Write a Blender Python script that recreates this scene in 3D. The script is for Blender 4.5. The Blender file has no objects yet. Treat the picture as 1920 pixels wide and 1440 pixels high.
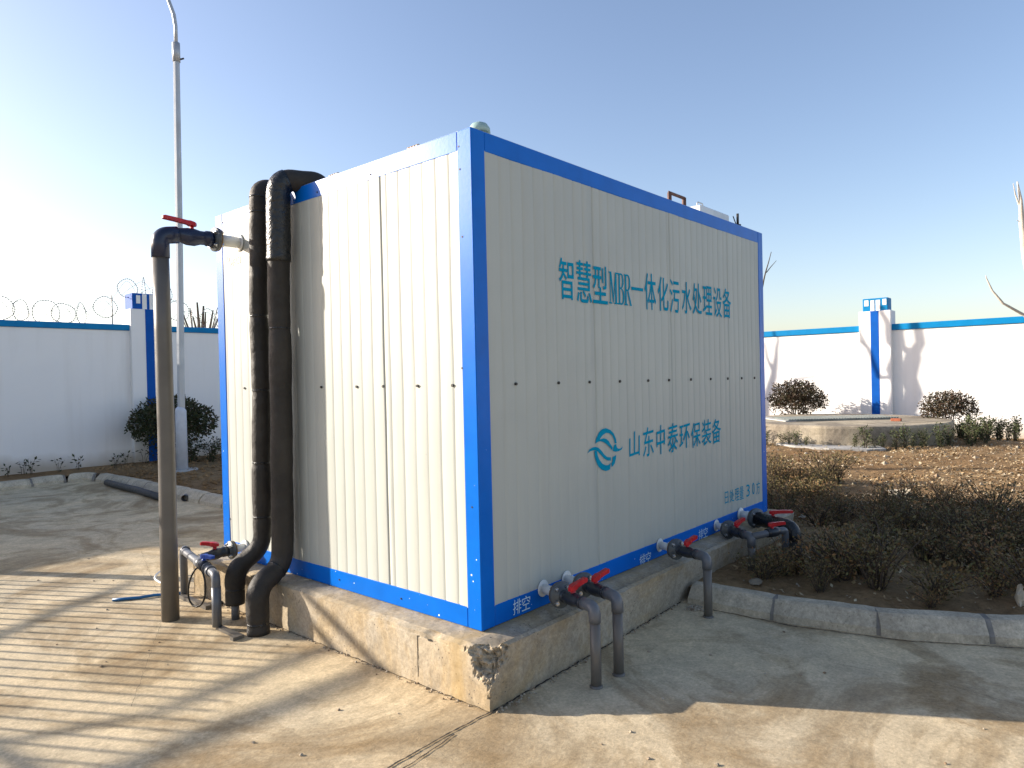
import bpy, math, random
from math import sin, cos, pi, radians, sqrt, atan2
from mathutils import Vector, Matrix, noise
random.seed(7)
S = bpy.context.scene
COL = S.collection
# ------------------------------------------------------------------ camera
cd = bpy.data.cameras.new("camera"); cam = bpy.data.objects.new("camera", cd); COL.objects.link(cam)
cd.sensor_width = 36.0; cd.lens = 36.0 * 1308.4 / 1920.0
cd.clip_start = 0.05; cd.clip_end = 3000
rv = Vector((0.654736, -0.755518, -0.022675)); uv = Vector((0.022552, -0.010459, 0.999691)); fv = Vector((0.755521, 0.655045, -0.010191))
CP = Vector((-2.50334, -2.40396, 1.55))
M = Matrix.Identity(4)
for i in range(3):
    M[i][0] = rv[i]; M[i][1] = uv[i]; M[i][2] = -fv[i]; M[i][3] = CP[i]
cam.matrix_world = M
S.camera = cam
# ------------------------------------------------------------------ sky and sun
EL = 18.5; SD = Vector((-0.5, 0.866, 0)).normalized()
w = bpy.data.worlds.new("World"); S.world = w; w.use_nodes = True
nt = w.node_tree; bg = nt.nodes["Background"]
sky = nt.nodes.new("ShaderNodeTexSky"); sky.sky_type = 'NISHITA'; sky.sun_disc = False
sky.sun_elevation = radians(EL); sky.sun_rotation = atan2(SD.x, SD.y)
sky.air_density = 1.0; sky.dust_density = 1.15; sky.ozone_density = 2.6; sky.altitude = 20
wt = nt.nodes.new("ShaderNodeMix"); wt.data_type = 'RGBA'; wt.blend_type = 'MULTIPLY'; wt.inputs[0].default_value = 1.0
wt.inputs[7].default_value = (1.15, 0.985, 0.93, 1); nt.links.new(sky.outputs[0], wt.inputs[6])   # camera white balance, same in every direction
nt.links.new(wt.outputs[2], bg.inputs[0]); bg.inputs[1].default_value = 0.112
sl = bpy.data.lights.new("sun", 'SUN'); sl.energy = 4.3; sl.angle = radians(0.53); sl.color = (1.0, 0.90, 0.77)
so = bpy.data.objects.new("sun", sl); COL.objects.link(so)
sdir = Vector((SD.x * cos(radians(EL)), SD.y * cos(radians(EL)), sin(radians(EL))))
so.rotation_euler = sdir.to_track_quat('Z', 'Y').to_euler()
S.view_settings.view_transform = 'Standard'; S.view_settings.look = 'None'
S.view_settings.gamma = 1; S.view_settings.exposure = 1.25
S.cycles.max_bounces = 6

# ------------------------------------------------------------------ materials
def new_mat(name):
    m = bpy.data.materials.new(name); m.use_nodes = True
    return m, m.node_tree, m.node_tree.nodes["Principled BSDF"]
def N(nt, t, **k):
    n = nt.nodes.new(t)
    for a, b in k.items():
        if isinstance(a, str) and a.startswith("i_"): n.inputs[a[2:].replace("_", " ")].default_value = b
        else: setattr(n, a, b)
    return n
def noise_n(nt, co, scale, detail=6, rough=0.55, dist=0.0, vec=None):
    n = N(nt, "ShaderNodeTexNoise"); n.inputs["Scale"].default_value = scale; n.inputs["Detail"].default_value = detail
    n.inputs["Roughness"].default_value = rough; n.inputs["Distortion"].default_value = dist
    nt.links.new(co, n.inputs["Vector"]); return n.outputs["Fac"]
def ramp(nt, fac, stops):
    r = N(nt, "ShaderNodeValToRGB"); e = r.color_ramp.elements
    while len(e) < len(stops): e.new(0.5)
    for i, (p, c) in enumerate(stops):
        e[i].position = p; e[i].color = (c, c, c, 1) if not isinstance(c, tuple) else (*c, 1)
    nt.links.new(fac, r.inputs[0]); return r.outputs[0]
def mixc(nt, fac, a, b, bt='MIX'):
    m = N(nt, "ShaderNodeMix", data_type='RGBA', blend_type=bt)
    for s, v in ((0, fac), (6, a), (7, b)):
        if isinstance(v, (int, float)): m.inputs[s].default_value = v
        elif isinstance(v, tuple): m.inputs[s].default_value = (*v, 1)
        else: nt.links.new(v, m.inputs[s])
    return m.outputs[2]
def obco(nt, scale=None):
    c = N(nt, "ShaderNodeTexCoord").outputs["Object"]
    if scale:
        mp = N(nt, "ShaderNodeMapping"); mp.inputs["Scale"].default_value = scale; nt.links.new(c, mp.inputs[0]); c = mp.outputs[0]
    return c
def bump(nt, b, h, strength, dist, prev=None):
    n = N(nt, "ShaderNodeBump"); n.inputs["Strength"].default_value = strength; n.inputs["Distance"].default_value = dist
    nt.links.new(h, n.inputs["Height"])
    if prev: nt.links.new(prev, n.inputs["Normal"])
    nt.links.new(n.outputs[0], b.inputs["Normal"]); return n.outputs[0]
def simple(name, c, rough=0.5, metal=0.0, var=0.12, scale=9, bmp=0.15, bscale=60, spec=0.5, bdist=0.002):
    m, nt, b = new_mat(name); co = obco(nt)
    f = noise_n(nt, co, scale); lo = tuple(x * (1 - var) for x in c); hi = tuple(min(1, x * (1 + var)) for x in c)
    nt.links.new(ramp(nt, f, [(0.3, lo), (0.7, hi)]), b.inputs["Base Color"])
    r = ramp(nt, noise_n(nt, co, scale * 2.3), [(0.3, max(0.02, rough - 0.08)), (0.7, min(1, rough + 0.1))])
    nt.links.new(r, b.inputs["Roughness"]); b.inputs["Metallic"].default_value = metal
    b.inputs["Specular IOR Level"].default_value = spec
    if bmp: bump(nt, b, noise_n(nt, co, bscale), bmp, bdist)
    return m

def concrete(name, tan, grey, stain, pit=0.5, patch=0.7, dark=0.5, bm=0.5):
    m, nt, b = new_mat(name); co = obco(nt)
    big = noise_n(nt, co, patch, 5, 0.6, 0.6); mid = noise_n(nt, co, 3.3, 8, 0.65, 0.4); fine = noise_n(nt, co, 55, 9, 0.8); med = noise_n(nt, co, 11, 9, 0.75, 0.8)
    mp = N(nt, "ShaderNodeMapping"); mp.inputs["Location"].default_value = (13.1, 4.7, 2.2); nt.links.new(co, mp.inputs[0])
    st = noise_n(nt, mp.outputs[0], 0.75, 8, 0.68, 1.6)
    c = mixc(nt, ramp(nt, big, [(0.36, 0.0), (0.62, 1.0)]), tan, grey)
    c = mixc(nt, ramp(nt, st, [(0.47, 0.0), (0.535, dark * 0.55), (0.63, dark)]), c, stain)
    c = mixc(nt, ramp(nt, mid, [(0.28, 0.48), (0.62, 0.0)]), c, tuple(x * 0.55 for x in grey))
    c = mixc(nt, 0.62, c, ramp(nt, fine, [(0.32, 0.38), (0.64, 1.12)]), 'MULTIPLY')
    c = mixc(nt, 0.55, c, ramp(nt, med, [(0.30, 0.50), (0.60, 1.10)]), 'MULTIPLY')
    v = N(nt, "ShaderNodeTexVoronoi"); v.inputs["Scale"].default_value = 42; nt.links.new(co, v.inputs["Vector"])
    pn = noise_n(nt, co, 5, 3); sp = N(nt, "ShaderNodeMath", operation='ADD'); nt.links.new(v.outputs["Distance"], sp.inputs[0])
    sc = N(nt, "ShaderNodeMath", operation='MULTIPLY'); sc.inputs[1].default_value = 0.55; nt.links.new(pn, sc.inputs[0]); nt.links.new(sc.outputs[0], sp.inputs[1])
    pits = ramp(nt, sp.outputs[0], [(0.34, 1.0), (0.40, 0.0)])
    pf = N(nt, "ShaderNodeMath", operation='MULTIPLY'); pf.inputs[1].default_value = pit; nt.links.new(pits, pf.inputs[0])
    c = mixc(nt, pf.outputs[0], c, tuple(x * 0.25 for x in grey))
    nt.links.new(c, b.inputs["Base Color"]); b.inputs["Roughness"].default_value = 0.93; b.inputs["Specular IOR Level"].default_value = 0.25
    n1 = bump(nt, b, mid, 0.35 * bm, 0.02); n2 = bump(nt, b, fine, 0.6 * bm, 0.006, n1)
    return m, nt, b, n2

M_PAVE, pnt, pb, _ = concrete("pavement_concrete", (0.80, 0.63, 0.385), (0.67, 0.555, 0.375), (0.31, 0.205, 0.095), 0.25, 0.5, 0.85, 0.75)
M_PLINTH, _, _, _ = concrete("plinth_concrete", (0.54, 0.44, 0.30), (0.47, 0.41, 0.32), (0.42, 0.28, 0.11), 1.0, 1.6, 0.65, 0.5)
M_KERB, _, _, _ = concrete("kerb_concrete", (0.70, 0.60, 0.44), (0.60, 0.52, 0.39), (0.26, 0.23, 0.18), 0.5, 2.0, 0.5, 0.8)
M_WELL, _, _, _ = concrete("well_concrete", (0.58, 0.49, 0.34), (0.44, 0.38, 0.29), (0.16, 0.13, 0.10), 0.6, 1.1, 0.8, 0.6)

def add_stain():   # rusty ochre run-off stain down the plinth beside its broken corner
    nt = M_PLINTH.node_tree; b = nt.nodes["Principled BSDF"]; co = obco(nt); src = b.inputs["Base Color"].links[0].from_socket
    sx = N(nt, "ShaderNodeSeparateXYZ"); nt.links.new(co, sx.inputs[0])
    mp = N(nt, "ShaderNodeMapping"); mp.inputs["Scale"].default_value = (9, 9, 2.2); nt.links.new(co, mp.inputs[0]); n = noise_n(nt, mp.outputs[0], 1.0, 6, 0.7)
    a = N(nt, "ShaderNodeMath", operation='MULTIPLY_ADD'); a.inputs[1].default_value = 0.22; nt.links.new(n, a.inputs[0]); nt.links.new(sx.outputs[1], a.inputs[2])
    m = ramp(nt, a.outputs[0], [(0.04, 0.0), (0.11, 0.55), (0.18, 0.35), (0.25, 0.0)])
    k = mixc(nt, m, src, (0.40, 0.27, 0.10)); nt.links.new(k, b.inputs["Base Color"])
add_stain()
def soil_mat():
    m, nt, b = new_mat("soil"); co = obco(nt)
    big = noise_n(nt, co, 0.8, 6, 0.6, 0.5); fine = noise_n(nt, co, 16, 10, 0.75, 0.3)
    c = mixc(nt, ramp(nt, big, [(0.35, 0.0), (0.65, 1.0)]), (0.28, 0.17, 0.082), (0.42, 0.28, 0.145))
    c = mixc(nt, 0.75, c, ramp(nt, fine, [(0.28, 0.25), (0.7, 1.0)]), 'MULTIPLY')
    nt.links.new(c, b.inputs["Base Color"]); b.inputs["Roughness"].default_value = 1.0; b.inputs["Specular IOR Level"].default_value = 0.1
    n1 = bump(nt, b, noise_n(nt, co, 5, 8, 0.7), 0.8, 0.05); bump(nt, b, fine, 1.0, 0.02, n1)
    return m
M_SOIL = soil_mat()
M_EARTH = simple("bare_earth", (0.26, 0.21, 0.15), 0.95, var=0.3, scale=0.4, bmp=0.3, bscale=3, spec=0.2)

def wall_mat():
    m, nt, b = new_mat("white_wall_paint"); co = obco(nt)
    f = noise_n(nt, co, 0.9, 7, 0.6, 0.6)
    mp = N(nt, "ShaderNodeMapping"); mp.inputs["Scale"].default_value = (5, 5, 0.35); nt.links.new(co, mp.inputs[0])
    s = noise_n(nt, mp.outputs[0], 1.0, 5, 0.6)
    c = mixc(nt, ramp(nt, f, [(0.3, 0.0), (0.75, 0.5)]), (0.84, 0.82, 0.79), (0.76, 0.75, 0.75))
    c = mixc(nt, ramp(nt, s, [(0.5, 0.0), (0.8, 0.28)]), c, (0.62, 0.58, 0.52))
    sx = N(nt, "ShaderNodeSeparateXYZ"); nt.links.new(co, sx.inputs[0])
    am = N(nt, "ShaderNodeMath", operation='MULTIPLY_ADD'); am.inputs[1].default_value = 0.5; nt.links.new(f, am.inputs[0]); nt.links.new(sx.outputs[2], am.inputs[2])
    c = mixc(nt, ramp(nt, am.outputs[0], [(0.40, 0.8), (0.68, 0.0)]), c, (0.42, 0.35, 0.26))
    nt.links.new(c, b.inputs["Base Color"]); b.inputs["Roughness"].default_value = 0.85; b.inputs["Specular IOR Level"].default_value = 0.3
    n1 = bump(nt, b, noise_n(nt, co, 2.2, 4), 0.25, 0.03); bump(nt, b, noise_n(nt, co, 70, 4), 0.2, 0.003, n1)
    return m
M_WALL = wall_mat()

def blue_paint(name, c, rough, chips):
    m, nt, b = new_mat(name); co = obco(nt)
    base = mixc(nt, ramp(nt, noise_n(nt, co, 6), [(0.3, 0.0), (0.7, 1.0)]), c, tuple(x * 0.85 for x in c))
    v = N(nt, "ShaderNodeTexVoronoi"); v.inputs["Scale"].default_value = 26; v.inputs["Randomness"].default_value = 1.0; nt.links.new(co, v.inputs["Vector"])
    sx = N(nt, "ShaderNodeSeparateXYZ"); nt.links.new(co, sx.inputs[0])
    n = noise_n(nt, co, 7, 3, 0.7)
    a = N(nt, "ShaderNodeMath", operation='ADD'); nt.links.new(v.outputs["Distance"], a.inputs[0]); nt.links.new(n, a.inputs[1])
    h = N(nt, "ShaderNodeMath", operation='MULTIPLY_ADD'); h.inputs[1].default_value = 0.11; nt.links.new(sx.outputs[2], h.inputs[0]); nt.links.new(a.outputs[0], h.inputs[2])
    chip = ramp(nt, h.outputs[0], [(0.535, chips), (0.55, 0.0)])
    col = mixc(nt, chip, base, (0.75, 0.8, 0.85))
    nt.links.new(col, b.inputs["Base Color"]); b.inputs["Roughness"].default_value = rough
    b.inputs["Specular IOR Level"].default_value = 0.16
    bump(nt, b, noise_n(nt, co, 45, 3), 0.12, 0.002)
    return m
M_BLUE = blue_paint("blue_enamel", (0.0, 0.135, 0.58), 0.34, 1.0)
M_BLUEW = blue_paint("blue_wall_paint", (0.0, 0.09, 0.42), 0.6, 0.0)
M_BLUEC = blue_paint("coping_blue", (0.0, 0.20, 0.46), 0.55, 0.0)

def panel_mat():
    m, nt, b = new_mat("cream_panel_steel"); co = obco(nt)
    f = noise_n(nt, co, 1.3, 6, 0.6, 0.8)
    mp = N(nt, "ShaderNodeMapping"); mp.inputs["Scale"].default_value = (16, 16, 0.5); nt.links.new(co, mp.inputs[0])
    s = noise_n(nt, mp.outputs[0], 1.0, 6, 0.6)
    c = mixc(nt, ramp(nt, f, [(0.3, 0.0), (0.7, 1.0)]), (0.445, 0.460, 0.418), (0.405, 0.420, 0.385))
    c = mixc(nt, ramp(nt, s, [(0.5, 0.0), (0.8, 0.22)]), c, (0.34, 0.32, 0.28))
    d = noise_n(nt, co, 24, 3, 0.8)
    c = mixc(nt, ramp(nt, d, [(0.735, 0.0), (0.76, 0.6)]), c, (0.3, 0.25, 0.2))
    nt.links.new(c, b.inputs["Base Color"]); b.inputs["Roughness"].default_value = 0.48; b.inputs["Specular IOR Level"].default_value = 0.22
    mp2 = N(nt, "ShaderNodeMapping"); mp2.inputs["Scale"].default_value = (9, 9, 1.1); nt.links.new(co, mp2.inputs[0])
    bump(nt, b, noise_n(nt, mp2.outputs[0], 1.0, 3), 0.22, 0.012)
    return m
M_PANEL = panel_mat()
M_GREYT = simple("light_grey_metal", (0.55, 0.58, 0.60), 0.4, var=0.1)
M_PVC = simple("grey_pvc", (0.11, 0.117, 0.13), 0.38, var=0.14, scale=5, bmp=0.1)
M_PVCT = simple("dusty_grey_pvc", (0.115, 0.105, 0.092), 0.38, var=0.18, scale=4, bmp=0.1)
M_DARKV = simple("dark_valve_plastic", (0.022, 0.026, 0.034), 0.33, var=0.25, scale=12)
M_DBLUE = simple("navy_pvc", (0.010, 0.018, 0.05), 0.33, var=0.2, scale=12)
M_RED = simple("red_plastic", (0.46, 0.006, 0.014), 0.38, var=0.15, scale=20)
M_BHAND = simple("blue_plastic", (0.005, 0.07, 0.42), 0.35, var=0.15, scale=20)
M_WPVC = simple("white_pvc", (0.72, 0.72, 0.69), 0.4, var=0.06)
M_RUBBER = simple("brown_gasket", (0.16, 0.09, 0.035), 0.8, var=0.2)
M_BOLT = simple("zinc_bolt", (0.55, 0.56, 0.58), 0.28, 0.9, var=0.2, scale=40)
M_DARK = simple("dark_screw", (0.02, 0.018, 0.016), 0.6)
M_FOAM = simple("black_foam_lagging", (0.030, 0.026, 0.022), 0.62, var=0.35, scale=5, bmp=0.8, bscale=9, spec=0.35, bdist=0.02)
M_TAPE = simple("black_glossy_tape", (0.010, 0.011, 0.012), 0.30, var=0.3, scale=14, bmp=0.8, bscale=30, spec=0.5, bdist=0.012)
M_STEEL = simple("galvanised_steel", (0.42, 0.44, 0.46), 0.45, 0.35, var=0.1, scale=3, bmp=0.05)
M_WIRE = simple("razor_wire_steel", (0.30, 0.28, 0.26), 0.5, 0.6, var=0.2)
M_CYAN = simple("cyan_letter_paint", (0.0, 0.26, 0.42), 0.75, var=0.08, scale=20, bmp=0, spec=0.06)
M_WLET = simple("white_letter_paint", (0.55, 0.72, 0.80), 0.6, var=0.08, bmp=0)
M_GLET = simple("pale_grey_letter_paint", (0.50, 0.54, 0.54), 0.6, var=0.08, bmp=0)
M_HOSE = simple("blue_hose", (0.01, 0.12, 0.30), 0.4)
M_WHITE = simple("white_paint", (0.80, 0.79, 0.76), 0.8, var=0.04)
M_BARK = simple("grey_bark", (0.22, 0.18, 0.14), 0.9, var=0.3, scale=14, bmp=0.8, bscale=22, bdist=0.01)
M_PBARK = simple("pale_bark", (0.50, 0.45, 0.38), 0.85, var=0.25, scale=9, bmp=0.6, bscale=18, bdist=0.008)
M_TWIG = simple("dark_twig", (0.07, 0.05, 0.035), 0.9, var=0.3, scale=14, bmp=0.4)
M_GRATE = simple("grate_metal", (0.17, 0.19, 0.18), 0.6, 0.3, var=0.3)
M_BRICK = simple("red_brick", (0.32, 0.10, 0.05), 0.9, var=0.25, scale=12, bmp=0.6)
M_ROCK = simple("pale_rock", (0.46, 0.40, 0.30), 0.95, var=0.25, scale=8, bmp=0.8, bscale=18, bdist=0.01)
M_SLAB = simple("grey_screed", (0.36, 0.35, 0.33), 0.95, var=0.2, scale=3, bmp=0.8, bscale=12, bdist=0.01)
M_GAP = simple("joint_filler", (0.045, 0.036, 0.026), 1.0, var=0.5, scale=30, bmp=0.5)
M_CABLE = simple("black_cable", (0.012, 0.012, 0.012), 0.4)
M_RUST = simple("rusty_red_steel", (0.10, 0.05, 0.04), 0.7, 0.2, var=0.4, scale=25)
M_BRASS = simple("worn_brass", (0.45, 0.30, 0.16), 0.45, 0.6, var=0.25, scale=40)

def leaf_mat(name, cols, rough=0.7):
    m, nt, b = new_mat(name)
    g = N(nt, "ShaderNodeNewGeometry").outputs["Random Per Island"]
    k = len(cols)
    c = ramp(nt, g, [(i / (k - 1) * 0.999, cols[i]) for i in range(k)])
    nt.links.new(c, b.inputs["Base Color"]); b.inputs["Roughness"].default_value = rough; b.inputs["Specular IOR Level"].default_value = 0.3
    return m
L_BALL = leaf_mat("dark_red_green_leaves", [(0.040, 0.032, 0.016), (0.07, 0.042, 0.024), (0.035, 0.042, 0.017), (0.09, 0.045, 0.028), (0.045, 0.040, 0.020)])
L_BALLG = leaf_mat("deep_green_leaves", [(0.03, 0.045, 0.018), (0.055, 0.055, 0.022), (0.04, 0.06, 0.022), (0.08, 0.05, 0.03)])
L_DRY = leaf_mat("dry_brown_leaves", [(0.17, 0.11, 0.05), (0.26, 0.16, 0.075), (0.10, 0.10, 0.035), (0.30, 0.14, 0.065), (0.15, 0.135, 0.048), (0.20, 0.11, 0.055)])
L_DRYG = leaf_mat("olive_leaves", [(0.12, 0.095, 0.038), (0.17, 0.12, 0.055), (0.10, 0.10, 0.036), (0.20, 0.12, 0.055)])
L_GREEN = leaf_mat("hedge_green_leaves", [(0.045, 0.062, 0.022), (0.08, 0.10, 0.034), (0.035, 0.048, 0.02), (0.10, 0.085, 0.036)])
L_LITTER = leaf_mat("fallen_leaf_tan", [(0.30, 0.20, 0.10), (0.46, 0.35, 0.20), (0.20, 0.12, 0.06), (0.55, 0.46, 0.30), (0.36, 0.24, 0.12), (0.14, 0.09, 0.05)], 0.9)
L_STONE = leaf_mat("small_stones", [(0.30, 0.25, 0.18), (0.42, 0.36, 0.27), (0.22, 0.15, 0.09), (0.50, 0.44, 0.34)], 0.95)

# ------------------------------------------------------------------ mesh helpers
class MB:
    def __init__(s): s.v = []; s.f = []; s.sm = []
    def add(s, vs, fs, smooth=False):
        o = len(s.v); s.v += [tuple(p) for p in vs]
        for f in fs: s.f.append(tuple(i + o for i in f)); s.sm.append(smooth)
        return s
    def box(s, a, b, bev=0.0):
        x0, y0, z0 = a; x1, y1, z1 = b
        if bev <= 0:
            vs = [(x0,y0,z0),(x1,y0,z0),(x1,y1,z0),(x0,y1,z0),(x0,y0,z1),(x1,y0,z1),(x1,y1,z1),(x0,y1,z1)]
            return s.add(vs, [(3,2,1,0),(4,5,6,7),(0,1,5,4),(1,2,6,5),(2,3,7,6),(3,0,4,7)])
        c = [(x0,y0),(x1,y0),(x1,y1),(x0,y1)]; d = [(1,1),(-1,1),(-1,-1),(1,-1)]
        rings = []
        for z, inset in ((z0, bev), (z0 + bev, 0), (z1 - bev, 0), (z1, bev)):
            ring = []
            for (cx, cy), (dx, dy) in zip(c, d):
                e = inset
                ring += [(cx + dx * e + (dx * bev if 0 else 0), cy + dy * (bev + e) , z), (cx + dx * (bev + e), cy + dy * e, z)] if (dx * dy > 0) else [(cx + dx * (bev + e), cy + dy * e, z), (cx + dx * e, cy + dy * (bev + e), z)]
            rings.append(ring)
        vs = [p for r in rings for p in r]; fs = []
        for k in range(3):
            for i in range(8):
                j = (i + 1) % 8; fs.append((k*8+i, k*8+j, k*8+8+j, k*8+8+i))
        fs.append(tuple(range(7, -1, -1))); fs.append(tuple(range(24, 32)))
        return s.add(vs, fs)
    def tube(s, pts, r, n=12, caps=True, smooth=True, closed=False):
        pts = [Vector(p) for p in pts]; m = len(pts)
        rs = r if isinstance(r, (list, tuple)) else [r] * m
        vs = []; fs = []; prev = None
        for i, p in enumerate(pts):
            if closed: t = pts[(i + 1) % m] - pts[i - 1]
            else: t = pts[min(i + 1, m - 1)] - pts[max(i - 1, 0)]
            t.normalize()
            if prev is None:
                u = t.cross(Vector((0, 0, 1)));
                if u.length < 0.05: u = t.cross(Vector((1, 0, 0)))
                u.normalize()
            else:
                u = prev - t * prev.dot(t)
                if u.length < 1e-5: u = t.orthogonal()
                u.normalize()
            prev = u; v = t.cross(u)
            for k in range(n):
                a = 2 * pi * k / n; vs.append(p + (u * cos(a) + v * sin(a)) * rs[i])
        for i in range(m if closed else m - 1):
            for k in range(n):
                a = i * n + k; b = i * n + (k + 1) % n; j = (i + 1) % m
                fs.append((a, b, j * n + (k + 1) % n, j * n + k))
        s.add(vs, fs, smooth)
        if caps and not closed:
            o = len(s.v) - len(vs)
            s.f.append(tuple(o + k for k in range(n - 1, -1, -1))); s.sm.append(False)
            s.f.append(tuple(o + (m - 1) * n + k for k in range(n))); s.sm.append(False)
        return s
    def cyl(s, a, b, r, n=16, r2=None, smooth=True): return s.tube([a, b], [r, r if r2 is None else r2], n, True, smooth)
    def obox(s, a, b, w, h, up=(0, 0, 1)):
        a = Vector(a); b = Vector(b); t = (b - a).normalized(); u = t.cross(Vector(up))
        if u.length < 1e-4: u = t.orthogonal()
        u.normalize(); v = u.cross(t)
        vs = [p + u * (w / 2 * i) + v * (h / 2 * j) for p in (a, b) for i, j in ((-1, -1), (1, -1), (1, 1), (-1, 1))]
        return s.add(vs, [(3,2,1,0),(4,5,6,7),(0,1,5,4),(1,2,6,5),(2,3,7,6),(3,0,4,7)])
    def ico(s, c, r, sq=(1, 1, 1), jit=0.25, sub=1, seed=0):
        import bmesh
        bm = bmesh.new(); bmesh.ops.create_icosphere(bm, subdivisions=sub, radius=1)
        vs = []
        for v in bm.verts:
            k = 1 + jit * noise.noise(v.co * 1.7 + Vector((seed * 3.1, seed, 0)))
            vs.append((c[0] + v.co.x * r * sq[0] * k, c[1] + v.co.y * r * sq[1] * k, c[2] + v.co.z * r * sq[2] * k))
        fs = [tuple(q.index for q in f.verts) for f in bm.faces]; bm.free()
        return s.add(vs, fs)
    def build(s, name, mat, parent=None):
        off = OFF.get(parent, Vector((0, 0, 0))) if parent else Vector((0, 0, 0))
        me = bpy.data.meshes.new(name); me.from_pydata([(x - off.x, y - off.y, z - off.z) for x, y, z in s.v], [], s.f)
        me.polygons.foreach_set("use_smooth", s.sm); me.materials.append(mat); me.update()
        o = bpy.data.objects.new(name, me); COL.objects.link(o)
        if parent: o.parent = parent; OFF[o] = off
        return o
OFF = {}
def tag(o, label=None, cat=None, group=None, kind=None):
    if label: o["label"] = label
    if cat: o["category"] = cat
    if group: o["group"] = group
    if kind: o["kind"] = kind
    return o
def thing(name, label, cat, loc=(0, 0, 0), group=None):
    o = bpy.data.objects.new(name, None); COL.objects.link(o); o.location = loc; o.empty_display_size = 0.1
    OFF[o] = Vector(loc); return tag(o, label, cat, group)
def structure(name, mb, mat): return tag(mb.build(name, mat), kind="structure")
def copy_thing(src, loc, rz=0.0, sc=1.0, label=None):
    c = src.copy(); COL.objects.link(c); c.location = loc; c.rotation_euler = (0, 0, rz); c.scale = (sc, sc, sc)
    if label: c["label"] = label
    for ch in list(src.children):
        d = ch.copy(); COL.objects.link(d); d.parent = c
    return c
def bend(pts, rad, seg=6):
    pts = [Vector(p) for p in pts]; out = [pts[0]]
    for i in range(1, len(pts) - 1):
        a, b, c = pts[i - 1], pts[i], pts[i + 1]; d1 = (a - b); d2 = (c - b)
        r = min(rad if not isinstance(rad, (list, tuple)) else rad[i - 1], d1.length * 0.49, d2.length * 0.49); p0 = b + d1.normalized() * r; p2 = b + d2.normalized() * r
        for k in range(seg + 1):
            t = k / seg; out.append(p0 * (1 - t) ** 2 + b * 2 * t * (1 - t) + p2 * t * t)
    out.append(pts[-1]); return out

# ------------------------------------------------------------------ ground, pavement, kerbs, garden
def sstep(a, b, x):
    t = max(0.0, min(1.0, (x - a) / (b - a))); return t * t * (3 - 2 * t)
structure("ground", MB().add([(-1500,-1500,-0.06),(1500,-1500,-0.06),(1500,1500,-0.06),(-1500,1500,-0.06)], [(0,1,2,3)]), M_EARTH)
east = [(1.80,10.85),(1.76,10.2),(1.70,9.0),(1.66,7.5),(1.66,5.9),(1.66,2.6),(1.80,0.5),(2.05,0.3),(2.05,-0.25),(1.83,-0.87),(1.97,-1.45),(2.26,-2.0),(2.75,-2.65),(3.45,-3.2),(4.4,-3.6),(6.0,-3.9),(25,-4.2)]
pv = [(-25, 10.85)] + east + [(25, -25), (-25, -25)]
structure("pavement", MB().add([(x, y, 0) for x, y in pv], [tuple(range(len(pv) - 1, -1, -1))]), M_PAVE)
def crack(pts, wd, jit, seed, z=0.004, step=0.012):
    rnd = random.Random(seed); L = []; pts = [Vector((*p, 0)) for p in pts]
    for a, b in zip(pts, pts[1:]):
        n = max(2, int((b - a).length / step))
        L += [a.lerp(b, k / n) for k in range(n)]
    L.append(pts[-1]); vs = []; fs = []
    for i, p in enumerate(L):
        d = (L[min(i + 1, len(L) - 1)] - L[max(i - 1, 0)]).normalized(); nn = Vector((-d.y, d.x, 0))
        off = jit * noise.noise(Vector((i * 0.21, seed, 0))); wdt = wd * (0.55 + 0.9 * rnd.random())
        vs += [(p.x + nn.x * (off + wdt), p.y + nn.y * (off + wdt), z), (p.x + nn.x * (off - wdt), p.y + nn.y * (off - wdt), z)]
        if i: k = 2 * i; fs.append((k - 2, k - 1, k + 1, k))
    return vs, fs
g = MB()
g.add(*crack([(-0.16, -0.197), (-0.45, -0.187), (-0.754, -0.193), (-6, -0.25)], 0.0042, 0.006, 1))
g.add(*crack([(-0.41, -0.212), (-0.56, -0.232), (-0.8, -0.25)], 0.0030, 0.006, 2))
g.add(*crack([(-0.17, -0.205), (0.1, -0.2), (0.6, -0.192), (1.2, -0.178), (1.78, -0.16)], 0.0045, 0.012, 3))
g.add(*crack([(-0.170, -0.2), (-0.172, 0.6), (-0.170, 2.7)], 0.0022, 0.012, 4))
g.add(*crack([(1.35, -1.25), (1.42, -1.75), (1.30, -2.6)], 0.0009, 0.006, 5))
g.add(*crack([(1.755, -0.4), (1.77, -0.9), (1.91, -1.47), (2.19, -2.02), (2.68, -2.66)], 0.0035, 0.012, 6))
g.add(*crack([(0.15, 4.6), (-0.5, 2.5), (-1.2, 1.2)], 0.0007, 0.012, 7))
structure("pavement_joint", g, M_GAP)

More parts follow.
